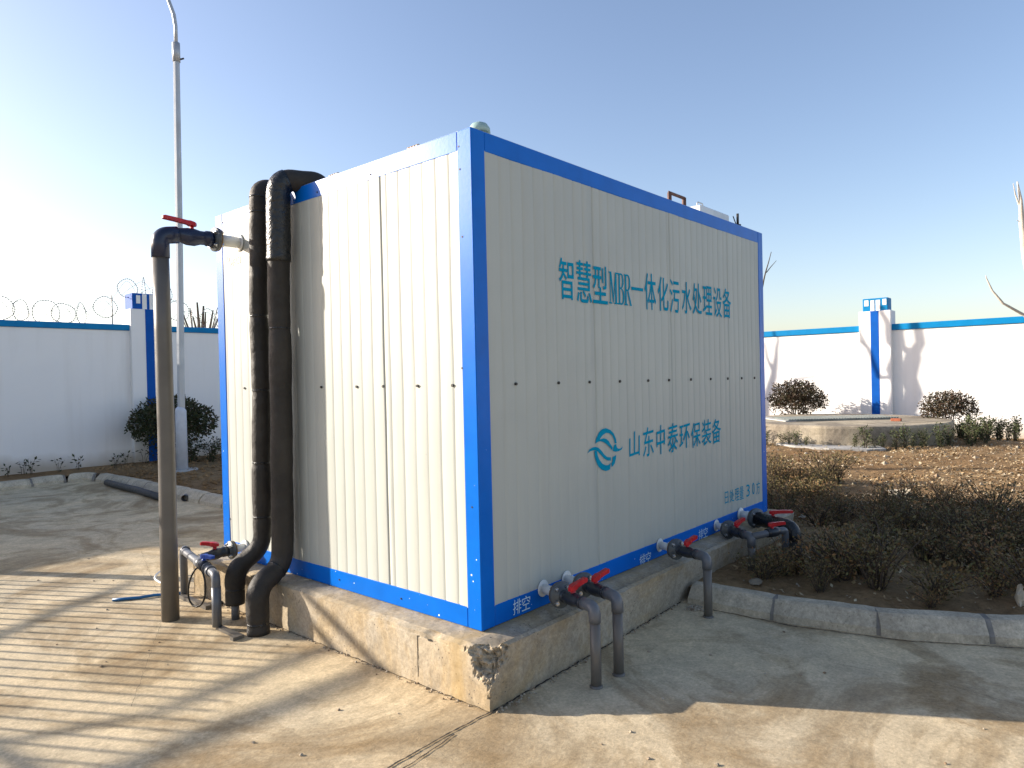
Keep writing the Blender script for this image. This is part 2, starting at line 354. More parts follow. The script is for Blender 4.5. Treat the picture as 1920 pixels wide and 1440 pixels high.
def kerb(pts, name, seed):
    rnd = random.Random(seed); pts = [Vector((*p, 0)) for p in pts]
    # resample in stones of 0.6 m
    segs = []; acc = [pts[0]]; L = 0
    dense = []
    for a, b in zip(pts, pts[1:]):
        n = max(1, int((b - a).length / 0.05)); dense += [a.lerp(b, k / n) for k in range(n)]
    dense.append(pts[-1]); cur = [dense[0]]; ln = 0; stones = []
    for a, b in zip(dense, dense[1:]):
        cur.append(b); ln += (b - a).length
        if ln > 0.56: stones.append(cur); cur = [b]; ln = 0
    if len(cur) > 2: stones.append(cur)
    mb = MB(); jb = MB()
    prof = [(-0.005, -0.03), (0.0, 0.045), (0.055, 0.108), (0.075, 0.122), (0.155, 0.125), (0.165, 0.115), (0.17, -0.03)]
    for st in stones:
        k = len(st); ring = []; dz = rnd.uniform(-0.006, 0.006); dn = rnd.uniform(-0.008, 0.008)
        P0, P1 = st[0], st[-1]
        n = 10
        for i in range(n):
            t = i / (n - 1); q = 0.012 / max(0.1, (P1 - P0).length)
            tt = q + t * (1 - 2 * q); idx = tt * (k - 1); a = st[int(idx)]; b = st[min(k - 1, int(idx) + 1)]; p = a.lerp(b, idx - int(idx))
            d = (P1 - P0).normalized(); nn = Vector((-d.y, d.x, 0))
            end = 0.006 if i in (0, n - 1) else 0
            for (o, z) in prof:
                j = 0.003 * noise.noise(Vector((p.x * 9 + o * 30, p.y * 9, z * 30)))
                zz = z + dz - (end if z > 0.05 else 0) + j
                ring.append((p.x + nn.x * (o + dn + end + j), p.y + nn.y * (o + dn + end + j), zz))
        m = len(prof); fs = []
        for i in range(n - 1):
            for q_ in range(m - 1): fs.append((i*m+q_, i*m+q_+1, (i+1)*m+q_+1, (i+1)*m+q_))
        fs.append(tuple(range(m))); fs.append(tuple((n-1)*m + q_ for q_ in range(m - 1, -1, -1)))
        mb.add(ring, fs)
        d = (P1 - P0).normalized(); nn = Vector((-d.y, d.x, 0)); p = P1
        jv = []
        for e in (-0.02, 0.02):
            for (o, z) in prof: jv.append((p.x + d.x * e + nn.x * (o + 0.009), p.y + d.y * e + nn.y * (o + 0.009), z - 0.007 if z > 0 else z))
        jb.add(jv, [(q_, q_ + 1, m + q_ + 1, m + q_) for q_ in range(m - 1)])
    structure(name, mb, M_KERB); structure("kerb_joint", jb, M_GJ)
M_GJ = simple("kerb_mortar", (0.20, 0.18, 0.155), 1.0, var=0.25, scale=20)
kerb([(1.77,-0.2),(1.80,-0.87),(1.94,-1.45),(2.22,-2.0),(2.70,-2.62),(3.38,-3.15),(4.36,-3.55),(6.0,-3.85),(12,-4.1)], "kerb", 3)
kerb([(-22,10.42),(-4,10.42),(0.3,10.43),(1.25,10.44)], "kerb", 4)
kerb([(1.60,10.2),(1.60,9.6),(1.62,8.8),(1.65,7.4),(1.63,5.9),(1.63,2.72)], "kerb", 5)
kerb([(1.27,10.45),(1.50,10.42),(1.58,10.22)], "kerb", 6)

def in_garden(x, y):
    if y > 10.5 and x < 1.8: return True
    if y > 2.5: return x > 1.72
    e = [(p[0], p[1]) for p in ([(1.66,2.6),(1.78,-0.2)] + east[9:])]
    for (x0, y0), (x1, y1) in zip(e, e[1:]):
        if y1 <= y <= y0: return x > x0 + (x1 - x0) * (y0 - y) / max(1e-6, y0 - y1) + 0.08
    return False
def gh(x, y):
    h = 0.085 + 0.10 * sstep(5.5, 10.2, x) * sstep(-5, 0, y) * (1 - sstep(12.6, 14.6, x)) - 0.03 * sstep(12.6, 14.9, x)
    h += 0.022 * noise.noise(Vector((x * 0.9, y * 0.9, 0))) + 0.022 * noise.noise(Vector((x * 3.1, y * 3.1, 3))) + 0.020 * noise.noise(Vector((x * 8, y * 8, 5)))
    if y > 10.3: h = 0.10 + 0.012 * noise.noise(Vector((x * 3, y * 3, 1)))
    return h
def grid_patch(x0, x1, y0, y1, d, zf, keep=None):
    nx = int((x1 - x0) / d) + 1; ny = int((y1 - y0) / d) + 1; vs = []; fs = []
    for j in range(ny):
        for i in range(nx):
            x = x0 + (x1 - x0) * i / (nx - 1); y = y0 + (y1 - y0) * j / (ny - 1); vs.append((x, y, zf(x, y)))
    for j in range(ny - 1):
        for i in range(nx - 1):
            a = j * nx + i
            if keep is None or keep(vs[a][0] + (x1 - x0) / (nx - 1) / 2, vs[a][1] + d / 2): fs.append((a, a + 1, a + nx + 1, a + nx))
    return vs, fs
def soilz(x, y):
    # kerb-side boundary dips under the kerb top
    return gh(x, y)
sg = MB()
def kp(x, y):
    if 0.1 < x < 3.6 and 0.1 < y < 2.5: return False
    return in_garden(x - 0.0, y)
sg.add(*grid_patch(1.72, 15.1, -6.0, 11.7, 0.085, soilz, kp), smooth=True)
sg.add(*grid_patch(-24, 1.72, 10.56, 11.7, 0.15, lambda x, y: gh(x, y), None), smooth=True)
sg.add(*grid_patch(1.72, 15.1, -24, -6.0, 0.5, soilz, lambda x, y: False if y > -4.2 else (x > 30)), smooth=True)
structure("garden_soil", sg, M_SOIL)

# ------------------------------------------------------------------ plinth under the container
L_, W_, Z0, Z1 = 3.7614, 2.652, 0.282, 2.794
def plinth():
    X0, X1, Y0, Y1, H = -0.164, 3.89, -0.195, 2.80, 0.279
    def warp(p):
        x, y, z = p
        # right-hand face is cast slightly out of square, far end of its top is a little lower
        fy = sstep(2.9, -0.2, y)
        if y < 0.05:
            x_t = max(0, min(1, (x - X0) / 2.2)); y = y + 0.055 * x_t * (1 - z / H) * (1 if y < -0.1 else 0)
        edge = min(x - X0, y - Y0)
        # worn, sloping shoulders
        if z > H - 1e-4 and edge < 0.03: z -= 0.012 * (1 - max(0, edge) / 0.03)
        if z > H - 1e-4 and (y < -0.05) : z -= 0.022 * sstep(-0.03, -0.195, y)
        nz = noise.noise(Vector((x * 7, y * 7, z * 7))); nf = noise.noise(Vector((x * 26, y * 26, z * 26)))
        k = 0.0028 * nz + 0.0022 * nf
        if abs(p[0] - X0) < 1e-4: x += k
        if abs(p[1] - Y0) < 1e-4: y += k
        if z > H - 0.05: z += k * 0.7
        # broken corner
        dx, dy, dz = x - X0, y - Y0, H - z
        d = 0.60 * dx + 0.60 * dy + 0.46 * dz
        t = 0.098 + 0.030 * noise.noise(Vector((x * 13, y * 13, z * 13))) + 0.022 * noise.noise(Vector((x * 37, y * 37, z * 37))) + 0.012 * noise.noise(Vector((x * 80, y * 80, z * 80)))
        if d < t:
            kk = (t - d); x += kk * 0.9; y += kk * 0.62; z -= kk * 0.5 * (1 if z > 0.02 else 0)
        # second, smaller chip line along the left top edge
        if dx < 0.035 and dz < 0.035 and y < 0.75:
            c = max(0, 0.5 + noise.noise(Vector((1.3, y * 11, 0)))) * 0.020 * sstep(0.75, 0.1, y)
            x += c; z -= c * 0.8
        return (x, y, z)
    mb = MB(); d = 0.009
    def face(o, u, v, lu, lv, du, dv):
        nu = max(1, int(round(lu / du))); nv = max(1, int(round(lv / dv))); vs = []; fs = []
        for j in range(nv + 1):
            for i in range(nu + 1):
                vs.append(warp(tuple(o[k] + u[k] * lu * i / nu + v[k] * lv * j / nv for k in range(3))))
        for j in range(nv):
            for i in range(nu):
                a = j * (nu + 1) + i; fs.append((a, a + 1, a + nu + 2, a + nu + 1))
        mb.add(vs, fs, False)
    face((X0, Y1, 0), (0, -1, 0), (0, 0, 1), Y1 - Y0, H, d, d)
    face((X0, Y0, 0), (1, 0, 0), (0, 0, 1), X1 - X0, H, d, d)
    face((X0, Y0, H), (1, 0, 0), (0, 1, 0), X1 - X0, 0.25, d, d)
    face((X0, Y0 + 0.25, H), (1, 0, 0), (0, 1, 0), 0.20, Y1 - Y0 - 0.25, d, d)
    face((X1, Y0, 0), (0, 1, 0), (0, 0, 1), Y1 - Y0, H, .1, .0279)
    face((X1, Y1, 0), (-1, 0, 0), (0, 0, 1), X1 - X0, H, .1, .0279)
    face((X0 + .2, Y0 + .25, H), (1, 0, 0), (0, 1, 0), X1 - X0 - .2, Y1 - Y0 - .25, .2, .2)
    o = mb.build("concrete_plinth", M_PLINTH)
    off = MB().box((-0.1655, 0.300, 0.035), (-0.160, 0.3018, 0.245)); off.build("form_joint", M_GAP, o)
    tag(o, "long weathered concrete plinth with a broken near corner under the white container", "plinth")
plinth()

# ------------------------------------------------------------------ container
ct = thing("equipment_container", "big cream ribbed container with blue steel frame and Chinese lettering on a concrete plinth", "container", (0, 0, Z0))
G = 0.0015
def col_box(x0, y0, x1, y1):
    MB().box((x0, y0, Z0), (x1, y1, Z1), 0.004).build("corner_post", M_BLUE, ct)
col_box(0, 0, 0.10, 0.10); col_box(0, W_ - 0.10, 0.10, W_); col_box(L_ - 0.10, 0, L_, 0.10); col_box(L_ - 0.10, W_ - 0.10, L_, W_)
for z0, z1, nm in ((Z0, Z0 + 0.107, "bottom_rail"), (Z1 - 0.100, Z1, "top_rail")):
    MB().box((0.10 + G, 0.002, z0), (L_ - 0.10 - G, 0.07, z1), 0.003).build(nm, M_BLUE, ct)
    MB().box((0.10 + G, W_ - 0.07, z0), (L_ - 0.10 - G, W_ - 0.002, z1), 0.003).build(nm, M_BLUE, ct)
    MB().box((0.002, 0.10 + G, z0), (0.07, W_ - 0.10 - G, z1), 0.003).build(nm, M_BLUE, ct)
    MB().box((L_ - 0.07, 0.10 + G, z0), (L_ - 0.002, W_ - 0.10 - G, z1), 0.003).build(nm, M_BLUE, ct)
def ribbed(length, seams, joints, seed, a0):
    """outline of grooves: list of (s, depth)"""
    rnd = random.Random(seed); pts = [(a0, 0.0)]
    for s in sorted([(x, 0) for x in seams] + [(x, 1) for x in joints]):
        x, j = s
        if x < a0 + 0.02 or x > length - 0.02: continue
        if j:
            jd = 0.016 if seed == 2 else 0.0032
            pts += [(x - 0.005, -0.0005), (x - 0.0030, jd), (x + 0.0020, jd), (x + 0.003, 0.001), (x + 0.02, 0.0)]
        else:
            dd = rnd.uniform(0.0006, 0.0015)
            pts += [(x - 0.005, 0.0), (x - 0.0005, dd + 0.0009), (x + 0.002, dd + 0.0005), (x + 0.005, dd * 0.3), (x + 0.022, 0.0003)]
    pts.append((length, 0.0)); return pts
def panel(name, axis, plane, sign, a0, a1, seams, joints, seed):
    prof = ribbed(a1, seams, joints, seed, a0); vs = []; fs = []; nz = 24; z0, z1 = Z0 + 0.10, Z1 - 0.095
    for j in range(nz + 1):
        z = z0 + (z1 - z0) * j / nz
        for s, d in prof:
            wv = 0.0022 * noise.noise(Vector((s * 2.2, z * 1.6, seed))) + 0.0012 * noise.noise(Vector((s * 9, z * 3.2, seed)))
            wd = 0.0035 * noise.noise(Vector((z * 2.3, int(s * 10) * 0.37, seed + 4)))
            dep = plane + sign * (d + 0.004 + wv)
            vs.append((dep, s + wd, z) if axis == 0 else (s + wd, dep, z))
    n = len(prof)
    for j in range(nz):
        for i in range(n - 1):
            a = j * n + i; f = (a, a + 1, a + n + 1, a + n); fs.append(f if axis == 1 else f[::-1])
    return MB().add(vs, fs, True).build(name, M_PANEL, ct)
sl_ = [1.422 + 0.1 * k for k in range(1, 12)] + [1.422,1.319,1.214,1.118,1.022,0.922,0.821,0.665,0.563,0.463,0.366,0.264,0.163]
panel("left_panel", 0, 0.0, 1, 0.095, W_ - 0.095, sl_, [0.716, 1.70], 2)
sr_ = []
x = 0.204
while x < L_ - 0.12:
    sr_.append(x); x += 0.0945 + random.uniform(-0.004, 0.004)
panel("lettered_panel", 1, 0.0, 1, 0.095, L_ - 0.095, [q for q in sr_ if min(abs(q - 1.053), abs(q - 2.02), abs(q - 3.0)) > 0.03], [1.053, 2.02, 3.0], 5)
MB().box((0.03, 0.03, Z0 + 0.05), (L_ - 0.02, W_ - 0.02, Z1 - 0.03)).build("inner_shell", M_PANEL, ct)
rf = MB().box((0.012, 0.012, Z1 - 0.02), (L_ - 0.012, W_ - 0.012, Z1 + 0.006), 0.003).build("roof", M_GREYT, ct)
# low hatch lid on the roof, hinges beside its left edge
MB().box((0.12, 0.33, Z1 + 0.006), (1.3, 1.42, Z1 + 0.042), 0.006).build("roof_hatch", M_GREYT, ct)
for y in (0.57, 1.33):
    h = MB()
    for k in range(4): h.cyl((0.13, y - 0.045 + k * 0.024, Z1 + 0.058), (0.13, y - 0.025 + k * 0.024, Z1 + 0.058), 0.011, 8)
    h.box((0.110, y - 0.05, Z1 + 0.006), (0.119, y + 0.05, Z1 + 0.052))
    h.build("hinge", M_BRASS, ct)
MB().box((3.12, 0.28, Z1 + 0.006), (4.0 - 0.3, 0.9, Z1 + 0.20), 0.008).build("roof_box", M_GREYT, ct)
hb = bpy.data.objects[-1] if False else None
MB().tube(bend([(3.30, 0.4, Z1 + 0.20), (3.30, 0.4, Z1 + 0.275), (3.41, 0.4, Z1 + 0.275), (3.41, 0.4, Z1 + 0.20)], 0.02), 0.006, 8).build("box_handle", M_STEEL, ct)
MB().tube([(2.695, 0.35, Z1 + 0.0), (2.695, 0.35, Z1 + 0.235), (2.95, 0.35, Z1 + 0.235), (2.95, 0.35, Z1 + 0.0)], 0.020, 4, smooth=False).build("lifting_eye", M_RUST, ct)
v_ = MB().cyl((0.437, 0.35, Z1 + 0.006), (0.437, 0.35, Z1 + 0.16), 0.05, 20)
v_.tube([(0.437, 0.35, Z1 + 0.16 + 0.0), (0.437, 0.35, Z1 + 0.185), (0.437, 0.35, Z1 + 0.21), (0.437, 0.35, Z1 + 0.223)], [0.064, 0.062, 0.045, 0.015], 24).build("vent_cap", simple("pale_green_plastic", (0.28, 0.40, 0.38), 0.5), ct)
v_ = MB().cyl((3.70, 0.2, Z1), (3.70, 0.2, Z1 + 0.1), 0.03, 10); v_.cyl((3.70, 0.2, Z1 + 0.1), (3.70, 0.2, Z1 + 0.2), 0.012, 8)
v_.cyl((3.66, 0.2, Z1 + 0.10), (3.60, 0.2, Z1 + 0.16), 0.005, 6).build("roof_valve", M_DARK, ct)
for y in (1.34, 0.98, 0.733, 0.443, 0.172, 2.288):
    s = MB().cyl((0.008, y, 1.513), (-0.003, y, 1.513), 0.0085, 6, smooth=False); s.cyl((0.003, y + .004, 1.508), (-0.001, y - 0.012, 1.515), 0.003, 5); s.build("screw", M_DARK, ct)
for x in (0.304, 0.678, 0.987, 1.328, 1.685, 1.977, 2.314, 2.65, 2.968, 3.247, 3.524):
    MB().cyl((x, 0.008, 1.514 - x * 0.006), (x, -0.003, 1.514 - x * 0.006), 0.0085 + 0.001 * x, 6, smooth=False).build("screw", M_DARK, ct)
for (y, z) in ((0.087, 2.715), (0.082, 2.60), (0.075, 2.26), (0.80, 2.722), (1.33, 2.722), (1.20, 0.335), (0.62, 0.33), (0.05, 0.9), (2.545, 2.73), (2.55, 0.55), (0.098, 1.6)):
    MB().cyl((0.006, y, z), (-0.002, y, z), 0.0052, 6, smooth=False).build("screw", M_DARK, ct)

# ---- lettering
_dg = None
def glyph(ch):
    cu = bpy.data.curves.new("glyph", 'FONT'); cu.body = ch; cu.resolution_u = 3; cu.offset = 0.0
    o = bpy.data.objects.new("glyph", cu); COL.objects.link(o); bpy.context.view_layer.update()
    me = bpy.data.meshes.new_from_object(o.evaluated_get(bpy.context.evaluated_depsgraph_get()))
    vs = [tuple(v.co) for v in me.vertices]; fs = [tuple(p.vertices) for p in me.polygons]
    bpy.data.objects.remove(o); bpy.data.curves.remove(cu); bpy.data.meshes.remove(me)
    xs = [v[0] for v in vs]; ys = [v[1] for v in vs]
    x0, x1, y0, y1 = min(xs), max(xs), min(ys), max(ys)
    return [((v[0] - x0) / max(1e-6, x1 - x0), (v[1] - y0) / max(1e-6, y1 - y0)) for v in vs], fs
def outline_strokes(ch):
    return glyph(ch)
def letters(name, items, mat, plane, axis=1, th=0.0009, bold=0.0, slant=0.0, rise=0.0):
    mb = MB()
    for ch, s0, s1, z0, z1 in items:
        if isinstance(ch, str): vs, fs = glyph(ch)
        else: vs, fs = ch
        cops = [(0, 0)] + ([(bold, 0), (-bold, 0), (0, bold * 1.0), (0, -bold * 1.0)] if bold else [])
        for ci, (bx, bz) in enumerate(cops):
            P = []
            for u, v in vs:
                s = s0 + (s1 - s0) * u + slant * (v - 0.5) + bx; z = z0 + (z1 - z0) * v + rise * (u - 0.5) + bz
                pl = plane - 0.00012 * ci
                P.append((s, pl, z) if axis == 1 else (pl, s, z))
            if isinstance(ch, str): mb.add(P, fs)
            else:
                for fi, f in enumerate(fs):
                    q = [P[i] for i in f]; e = 0.00012 * (fi % 9)
                    mb.add([(a, b - e, c) if axis == 1 else (a - e, b, c) for a, b, c in q], [tuple(range(len(q)))])
            if not isinstance(ch, str): break
    return mb.build(name, mat, ct)
def strokes(segs):
    vs = []; fs = []
    for q in segs:
        o = len(vs); vs += q; fs.append(tuple(range(o, o + len(q))))
    return vs, fs
def arcpoly(cx, cy, rx, ry, wx, wy, a0, a1, n=12):
    out = [(cx + rx * cos(a0 + (a1 - a0) * i / n), cy + ry * sin(a0 + (a1 - a0) * i / n)) for i in range(n + 1)]
    inn = [(cx + (rx - wx) * cos(a0 + (a1 - a0) * i / n), cy + (ry - wy) * sin(a0 + (a1 - a0) * i / n)) for i in range(n + 1)]
    return [[out[i], out[i + 1], inn[i + 1], inn[i]] for i in range(n)]
def R4(x0, y0, x1, y1): return [(x0, y0), (x1, y0), (x1, y1), (x0, y1)]
GM = strokes([R4(.12,.03,.20,.97), R4(0,0,.34,.045), R4(0,.955,.24,1), [(.13,1),(.30,1),(.56,.10),(.46,.02)], [(.82,1),(.74,1),(.44,.06),(.50,.03)], R4(.70,.03,.88,.97), R4(.60,0,1,.045), R4(.76,.955,1,1)])
GB = strokes([R4(.14,.03,.36,.97), R4(0,0,.6,.05), R4(0,.95,.58,1), R4(.3,.50,.56,.555)] + arcpoly(.54,.765,.36,.235,.21,.05,-pi/2,pi/2) + arcpoly(.56,.262,.44,.262,.24,.05,-pi/2,pi/2))
GR = strokes([R4(.12,.03,.33,.97), R4(0,0,.46,.045), R4(0,.95,.54,1), R4(.3,.47,.52,.52)] + arcpoly(.50,.735,.38,.265,.21,.05,-pi/2,pi/2) + [[(.42,.47),(.60,.47),(.98,.03),(.78,.03)], R4(.74,0,1,.045)])
line1 = [("智",.704,.846,1.992,2.229),("慧",.875,1.030,1.985,2.234),("型",1.045,1.205,1.990,2.223),(GM,1.222,1.325,1.998,2.200),(GB,1.325,1.405,1.998,2.200),(GR,1.402,1.490,1.998,2.200),
 ("一",1.492,1.640,2.106,2.124),("体",1.662,1.814,1.988,2.234),("化",1.842,1.992,1.990,2.227),("污",2.015,2.160,1.988,2.224),("水",2.196,2.345,1.990,2.223),("处",2.368,2.518,1.993,2.228),("理",2.542,2.701,2.000,2.222),("设",2.727,2.878,1.990,2.225),("备",2.900,3.055,1.992,2.230)]
letters("title_lettering", line1, M_CYAN, 0.0016, bold=0.0017)
line2 = [("山",1.425,1.556,1.005,1.172),("东",1.600,1.742,0.992,1.189),("中",1.782,1.900,0.989,1.191),("泰",1.945,2.093,0.986,1.192),("环",2.120,2.278,0.995,1.170),("保",2.300,2.455,0.991,1.175),("装",2.480,2.640,0.989,1.185),("备",2.658,2.815,0.989,1.180)]
letters("company_lettering", line2, M_CYAN, 0.0016, bold=0.0013, rise=0.012, slant=0.006)
line3 = [("日",2.868,2.935,.480,.578),("处",2.958,3.048,.478,.580),("理",3.062,3.150,.476,.578),("量",3.160,3.242,.472,.580),("3",3.300,3.375,.476,.580),("0",3.428,3.480,.477,.580),("方",3.518,3.600,.466,.582)]
letters("capacity_lettering", line3, M_CYAN, 0.0016)
LG = [[(1.033,1.13),(1.043,1.159),(1.076,1.197),(1.113,1.214),(1.152,1.218),(1.203,1.204),(1.242,1.178),(1.266,1.144),(1.274,1.114),(1.251,1.114),(1.244,1.14),(1.224,1.167),(1.19,1.184),(1.154,1.188),(1.123,1.179),(1.1,1.167),(1.083,1.153),(1.122,1.157),(1.155,1.151),(1.183,1.135),(1.205,1.112),(1.227,1.089),(1.217,1.073),(1.193,1.096),(1.159,1.117),(1.126,1.133),(1.088,1.142),(1.055,1.139)],
 [(1.245,1.105),(1.268,1.11),(1.277,1.084),(1.299,1.076),(1.323,1.077),(1.347,1.087),(1.33,1.068),(1.296,1.061),(1.261,1.06),(1.226,1.069),(1.234,1.087)],
 [(0.946,1.08),(0.971,1.102),(1.0,1.111),(1.032,1.112),(1.065,1.105),(1.094,1.087),(1.129,1.056),(1.162,1.037),(1.204,1.031),(1.203,1.011),(1.169,1.014),(1.128,1.031),(1.09,1.06),(1.064,1.079),(1.037,1.09),(1.005,1.093),(0.973,1.09)],
 [(1.022,1.087),(1.025,1.054),(1.04,1.018),(1.065,0.986),(1.098,0.965),(1.142,0.952),(1.176,0.953),(1.193,0.959),(1.2,0.996),(1.171,0.985),(1.138,0.989),(1.105,1.003),(1.078,1.027),(1.059,1.054),(1.051,1.082),(1.037,1.089)],
 [(1.222,1.03),(1.266,1.04),(1.261,1.015),(1.246,0.988),(1.225,0.974),(1.211,0.969),(1.208,0.992),(1.221,1.006)]]
lg = MB()
from mathutils.geometry import tessellate_polygon
for poly in LG:
    lg.add([(a, 0.0015, b) for a, b in poly], [tuple(t) for t in tessellate_polygon([[Vector((a, b, 0)) for a, b in poly]])])
lg.build("company_emblem", M_CYAN, ct)
for x0, dz, sc in ((0.239, 0.0, 1.0), (1.527, -0.028, 1.02), (2.388, -0.018, 1.1), (3.205, -0.012, 0.95)):
    letters("drain_lettering", [("排", x0, x0 + 0.066 * sc, 0.298 + dz, 0.376 + dz), ("空", x0 + 0.072 * sc, x0 + 0.14 * sc, 0.300 + dz, 0.376 + dz)], M_WLET, 0.0008, slant=0.004)
letters("outlet_lettering", [("出", 2.520, 2.455, 2.395, 2.475), ("水", 2.445, 2.375, 2.395, 2.468), ("口", 2.362, 2.306, 2.402, 2.455)], M_GLET, 0.0016, axis=0, bold=0.0006)

# ------------------------------------------------------------------ flanged outlets
def flange(par, c, ax, r, th, bolts=4, gask=True, both=False, rb=0.011):
    c = Vector(c); ax = Vector(ax).normalized(); u = ax.cross(Vector((0, 0, 1))).normalized(); v = u.cross(ax)
    f = MB(); f.tube([c, c + ax * 0.002, c + ax * (th - 0.002), c + ax * th, c + ax * (th + 0.001), c + ax * (th + 0.022)], [r - 0.002, r, r, r - 0.003, r * 0.60, r * 0.52], 28)
    fo = f.build("flange", M_PVCD, par)
    if gask: MB().cyl(c - ax * 0.010, c, r * 0.95, 28).build("gasket", M_RUBBER, par)
    for k in range(bolts):
        a = pi / bolts + 2 * pi * k / bolts; p = c + (u * cos(a) + v * sin(a)) * r * 0.74
        b = MB().cyl(p - ax * 0.028, p + ax * (th + 0.022), rb * 0.45, 8)
        b.cyl(p + ax * th, p + ax * (th + 0.012), rb, 6, smooth=False); b.cyl(p - ax * 0.024, p - ax * 0.012, rb, 6, smooth=False)
        b.build("bolt", M_BOLT, fo)
M_PVCD = simple("dark_grey_flange", (0.075, 0.085, 0.09), 0.42, var=0.2, scale=14)
def lever(par, c, d, mat, ln=0.105, wd=0.030, hh=0.026):
    """T-shaped lever sitting on a short stem at c, pointing along d"""
    c = Vector(c); d = Vector(d).normalized(); s = d.cross(Vector((0, 0, 1))).normalized(); z = Vector((0, 0, 1))
    m = MB()
    def sec(t, w, h, dz): return [c + d * t + s * (w * i) + z * (dz + h * j) for i, j in ((-.5, 0), (.5, 0), (.5, 1), (-.5, 1))]
    st = [(-0.028, wd * 0.55, hh * 0.7, 0.002), (-0.014, wd * 1.05, hh, 0), (0.014, wd * 1.15, hh * 1.15, 0), (0.032, wd * 0.75, hh, 0.004), (ln * 0.6, wd * 0.80, hh * 0.95, 0.008), (ln * 0.93, wd * 0.95, hh * 0.85, 0.010), (ln, wd * 0.7, hh * 0.6, 0.012)]
    vs = [p for q in st for p in sec(*q)]; fs = [(3, 2, 1, 0)]; n = len(st)
    for i in range(n - 1):
        for k in range(4): fs.append((i*4+k, i*4+(k+1)%4, (i+1)*4+(k+1)%4, (i+1)*4+k))
    fs.append(tuple((n - 1) * 4 + k for k in range(4)))
    m.add(vs, fs); m.cyl(c - z * 0.03, c, 0.013, 10)
    return m.build("handle", mat, par)
def side_outlet(label, w, e, zg, r, vr, mat, hdir, fr=0.070, hcol=M_RED, stub_r=0.026, lab=None):
    """w: point on the container wall, e: elbow centre above the ground point"""
    w = Vector(w); e = Vector(e); ax = (e - w).normalized(); Lh = (e - w).length
    t = thing("drain_outlet", label, "drain pipe", (e.x, e.y, zg), "flanged drain outlets along the lettered side")
    n = Vector((0, -1, 0))
    MB().tube([w + n * 0.001 , w + n * 0.003, w + n * 0.005, w + n * 0.006], [0.046, 0.046, 0.044, 0.030], 24, smooth=False).build("wall_collar", M_WPVC, t)
    MB().cyl(w - ax * 0.02, w + ax * Lh * 0.355, stub_r, 18).build("wall_stub", M_WPVC, t)
    flange(t, w + ax * Lh * 0.355, ax, fr, 0.016, rb=0.0125)
    a = Lh * 0.355 + 0.03
    q = lambda s: w + ax * s
    v0 = a; v1 = Lh * 0.80
    MB().tube([q(v0), q(v0 + .012), q(v0 + .013), q(v0 + .035), q((v0 + v1) / 2 - .02), q((v0 + v1) / 2 + .02), q(v1 - .035), q(v1 - .02), q(v1 - .019), q(v1)],
              [vr * 1.12, vr * 1.12, vr, vr, vr * 1.22, vr * 1.22, vr, vr, vr * 1.1, vr * 1.1], 20).build("valve_body", M_DARKV if hcol is M_RED else M_PVC, t)
    lever(t, q((v0 + v1) / 2) + Vector((0, 0, vr * 1.22 + 0.012)), hdir, hcol)
    path = bend([q(v1 - 0.01), e, Vector((e.x, e.y, zg + 0.2))], 0.045, 8)
    path[-1] = e - Vector((0, 0, 0.075))
    MB().tube(path, r * 1.15, 20).build("elbow", mat, t)
    p = MB().tube([(e.x, e.y, e.z - 0.07), (e.x + 0.002, e.y, zg + 0.12), (e.x, e.y, zg - 0.03)], r, 20); p.tube([(e.x, e.y, zg - 0.01), (e.x, e.y, zg + 0.006), (e.x, e.y, zg + 0.012)], [r * 1.3, r * 1.25, r * 1.02], 14)
    p.build("standpipe", M_PVCT, t)
    return t
side_outlet("grey flanged drain pipe with red lever, nearest the container's front corner", (0.491, 0, 0.381), (0.357, -0.433, 0.398), 0, 0.027, 0.030, M_PVC, (0.97, -0.12, 0.14))
side_outlet("grey flanged drain pipe with red lever, second from the container's front corner", (0.708, 0, 0.383), (0.547, -0.444, 0.402), 0, 0.027, 0.030, M_PVC, (0.97, -0.12, 0.14))
side_outlet("grey flanged drain pipe standing alone at the end of the kerb", (1.792, 0, 0.363), (1.619, -0.431, 0.382), 0, 0.027, 0.030, M_PVC, (0.97, -0.12, 0.14))
t4 = side_outlet("grey flanged drain pipe rising from a low bush, with two red levers", (2.694, 0, 0.341), (2.50, -0.36, 0.335), 0.08, 0.027, 0.032, M_PVC, (0.97, -0.12, 0.14))
# its side branch with a second lever
MB().tube(bend([(2.50, -0.36, 0.335), (2.66, -0.44, 0.345), (2.80, -0.50, 0.35), (2.80, -0.50, 0.06)], 0.03), 0.026, 16).build("branch_pipe", M_PVC, t4)
MB().tube([(2.63, -0.425, 0.345), (2.66, -0.44, 0.347), (2.70, -0.46, 0.348), (2.73, -0.472, 0.35)], [0.032, 0.036, 0.036, 0.032], 14).build("valve_body", M_DARKV, t4)
lever(t4, (2.67, -0.45, 0.392), (0.75, -0.65, 0), M_RED)
t5 = thing("insulated_outlet", "thick black lagged outlet pipe bending down at the far corner of the plinth", "outlet pipe", (2.93, -0.52, 0.08), "flanged drain outlets along the lettered side")
w5 = Vector((3.159, 0, 0.352)); e5 = Vector((2.93, -0.52, 0.345)); ax5 = (e5 - w5).normalized()
MB().tube([w5 + Vector((0, -.001, 0)), w5 + Vector((0, -.01, 0)), w5 + Vector((0, -.012, 0))], [0.058, 0.054, 0.03], 24).build("wall_collar", M_WPVC, t5)
MB().cyl(w5, w5 + ax5 * 0.17, 0.036, 18).build("wall_stub", M_WPVC, t5)
flange(t5, w5 + ax5 * 0.17, ax5, 0.082, 0.02)
MB().tube(bend([w5 + ax5 * 0.20, e5, e5 + Vector((0.0, 0, -0.4))], 0.08, 8), 0.056, 20).build("lagged_bend", M_TAPE, t5)
MB().tube([e5 + Vector((0, 0, -0.1)), e5 + Vector((0, 0, -0.33))], 0.060, 20).build("lagging", M_FOAM, t5)
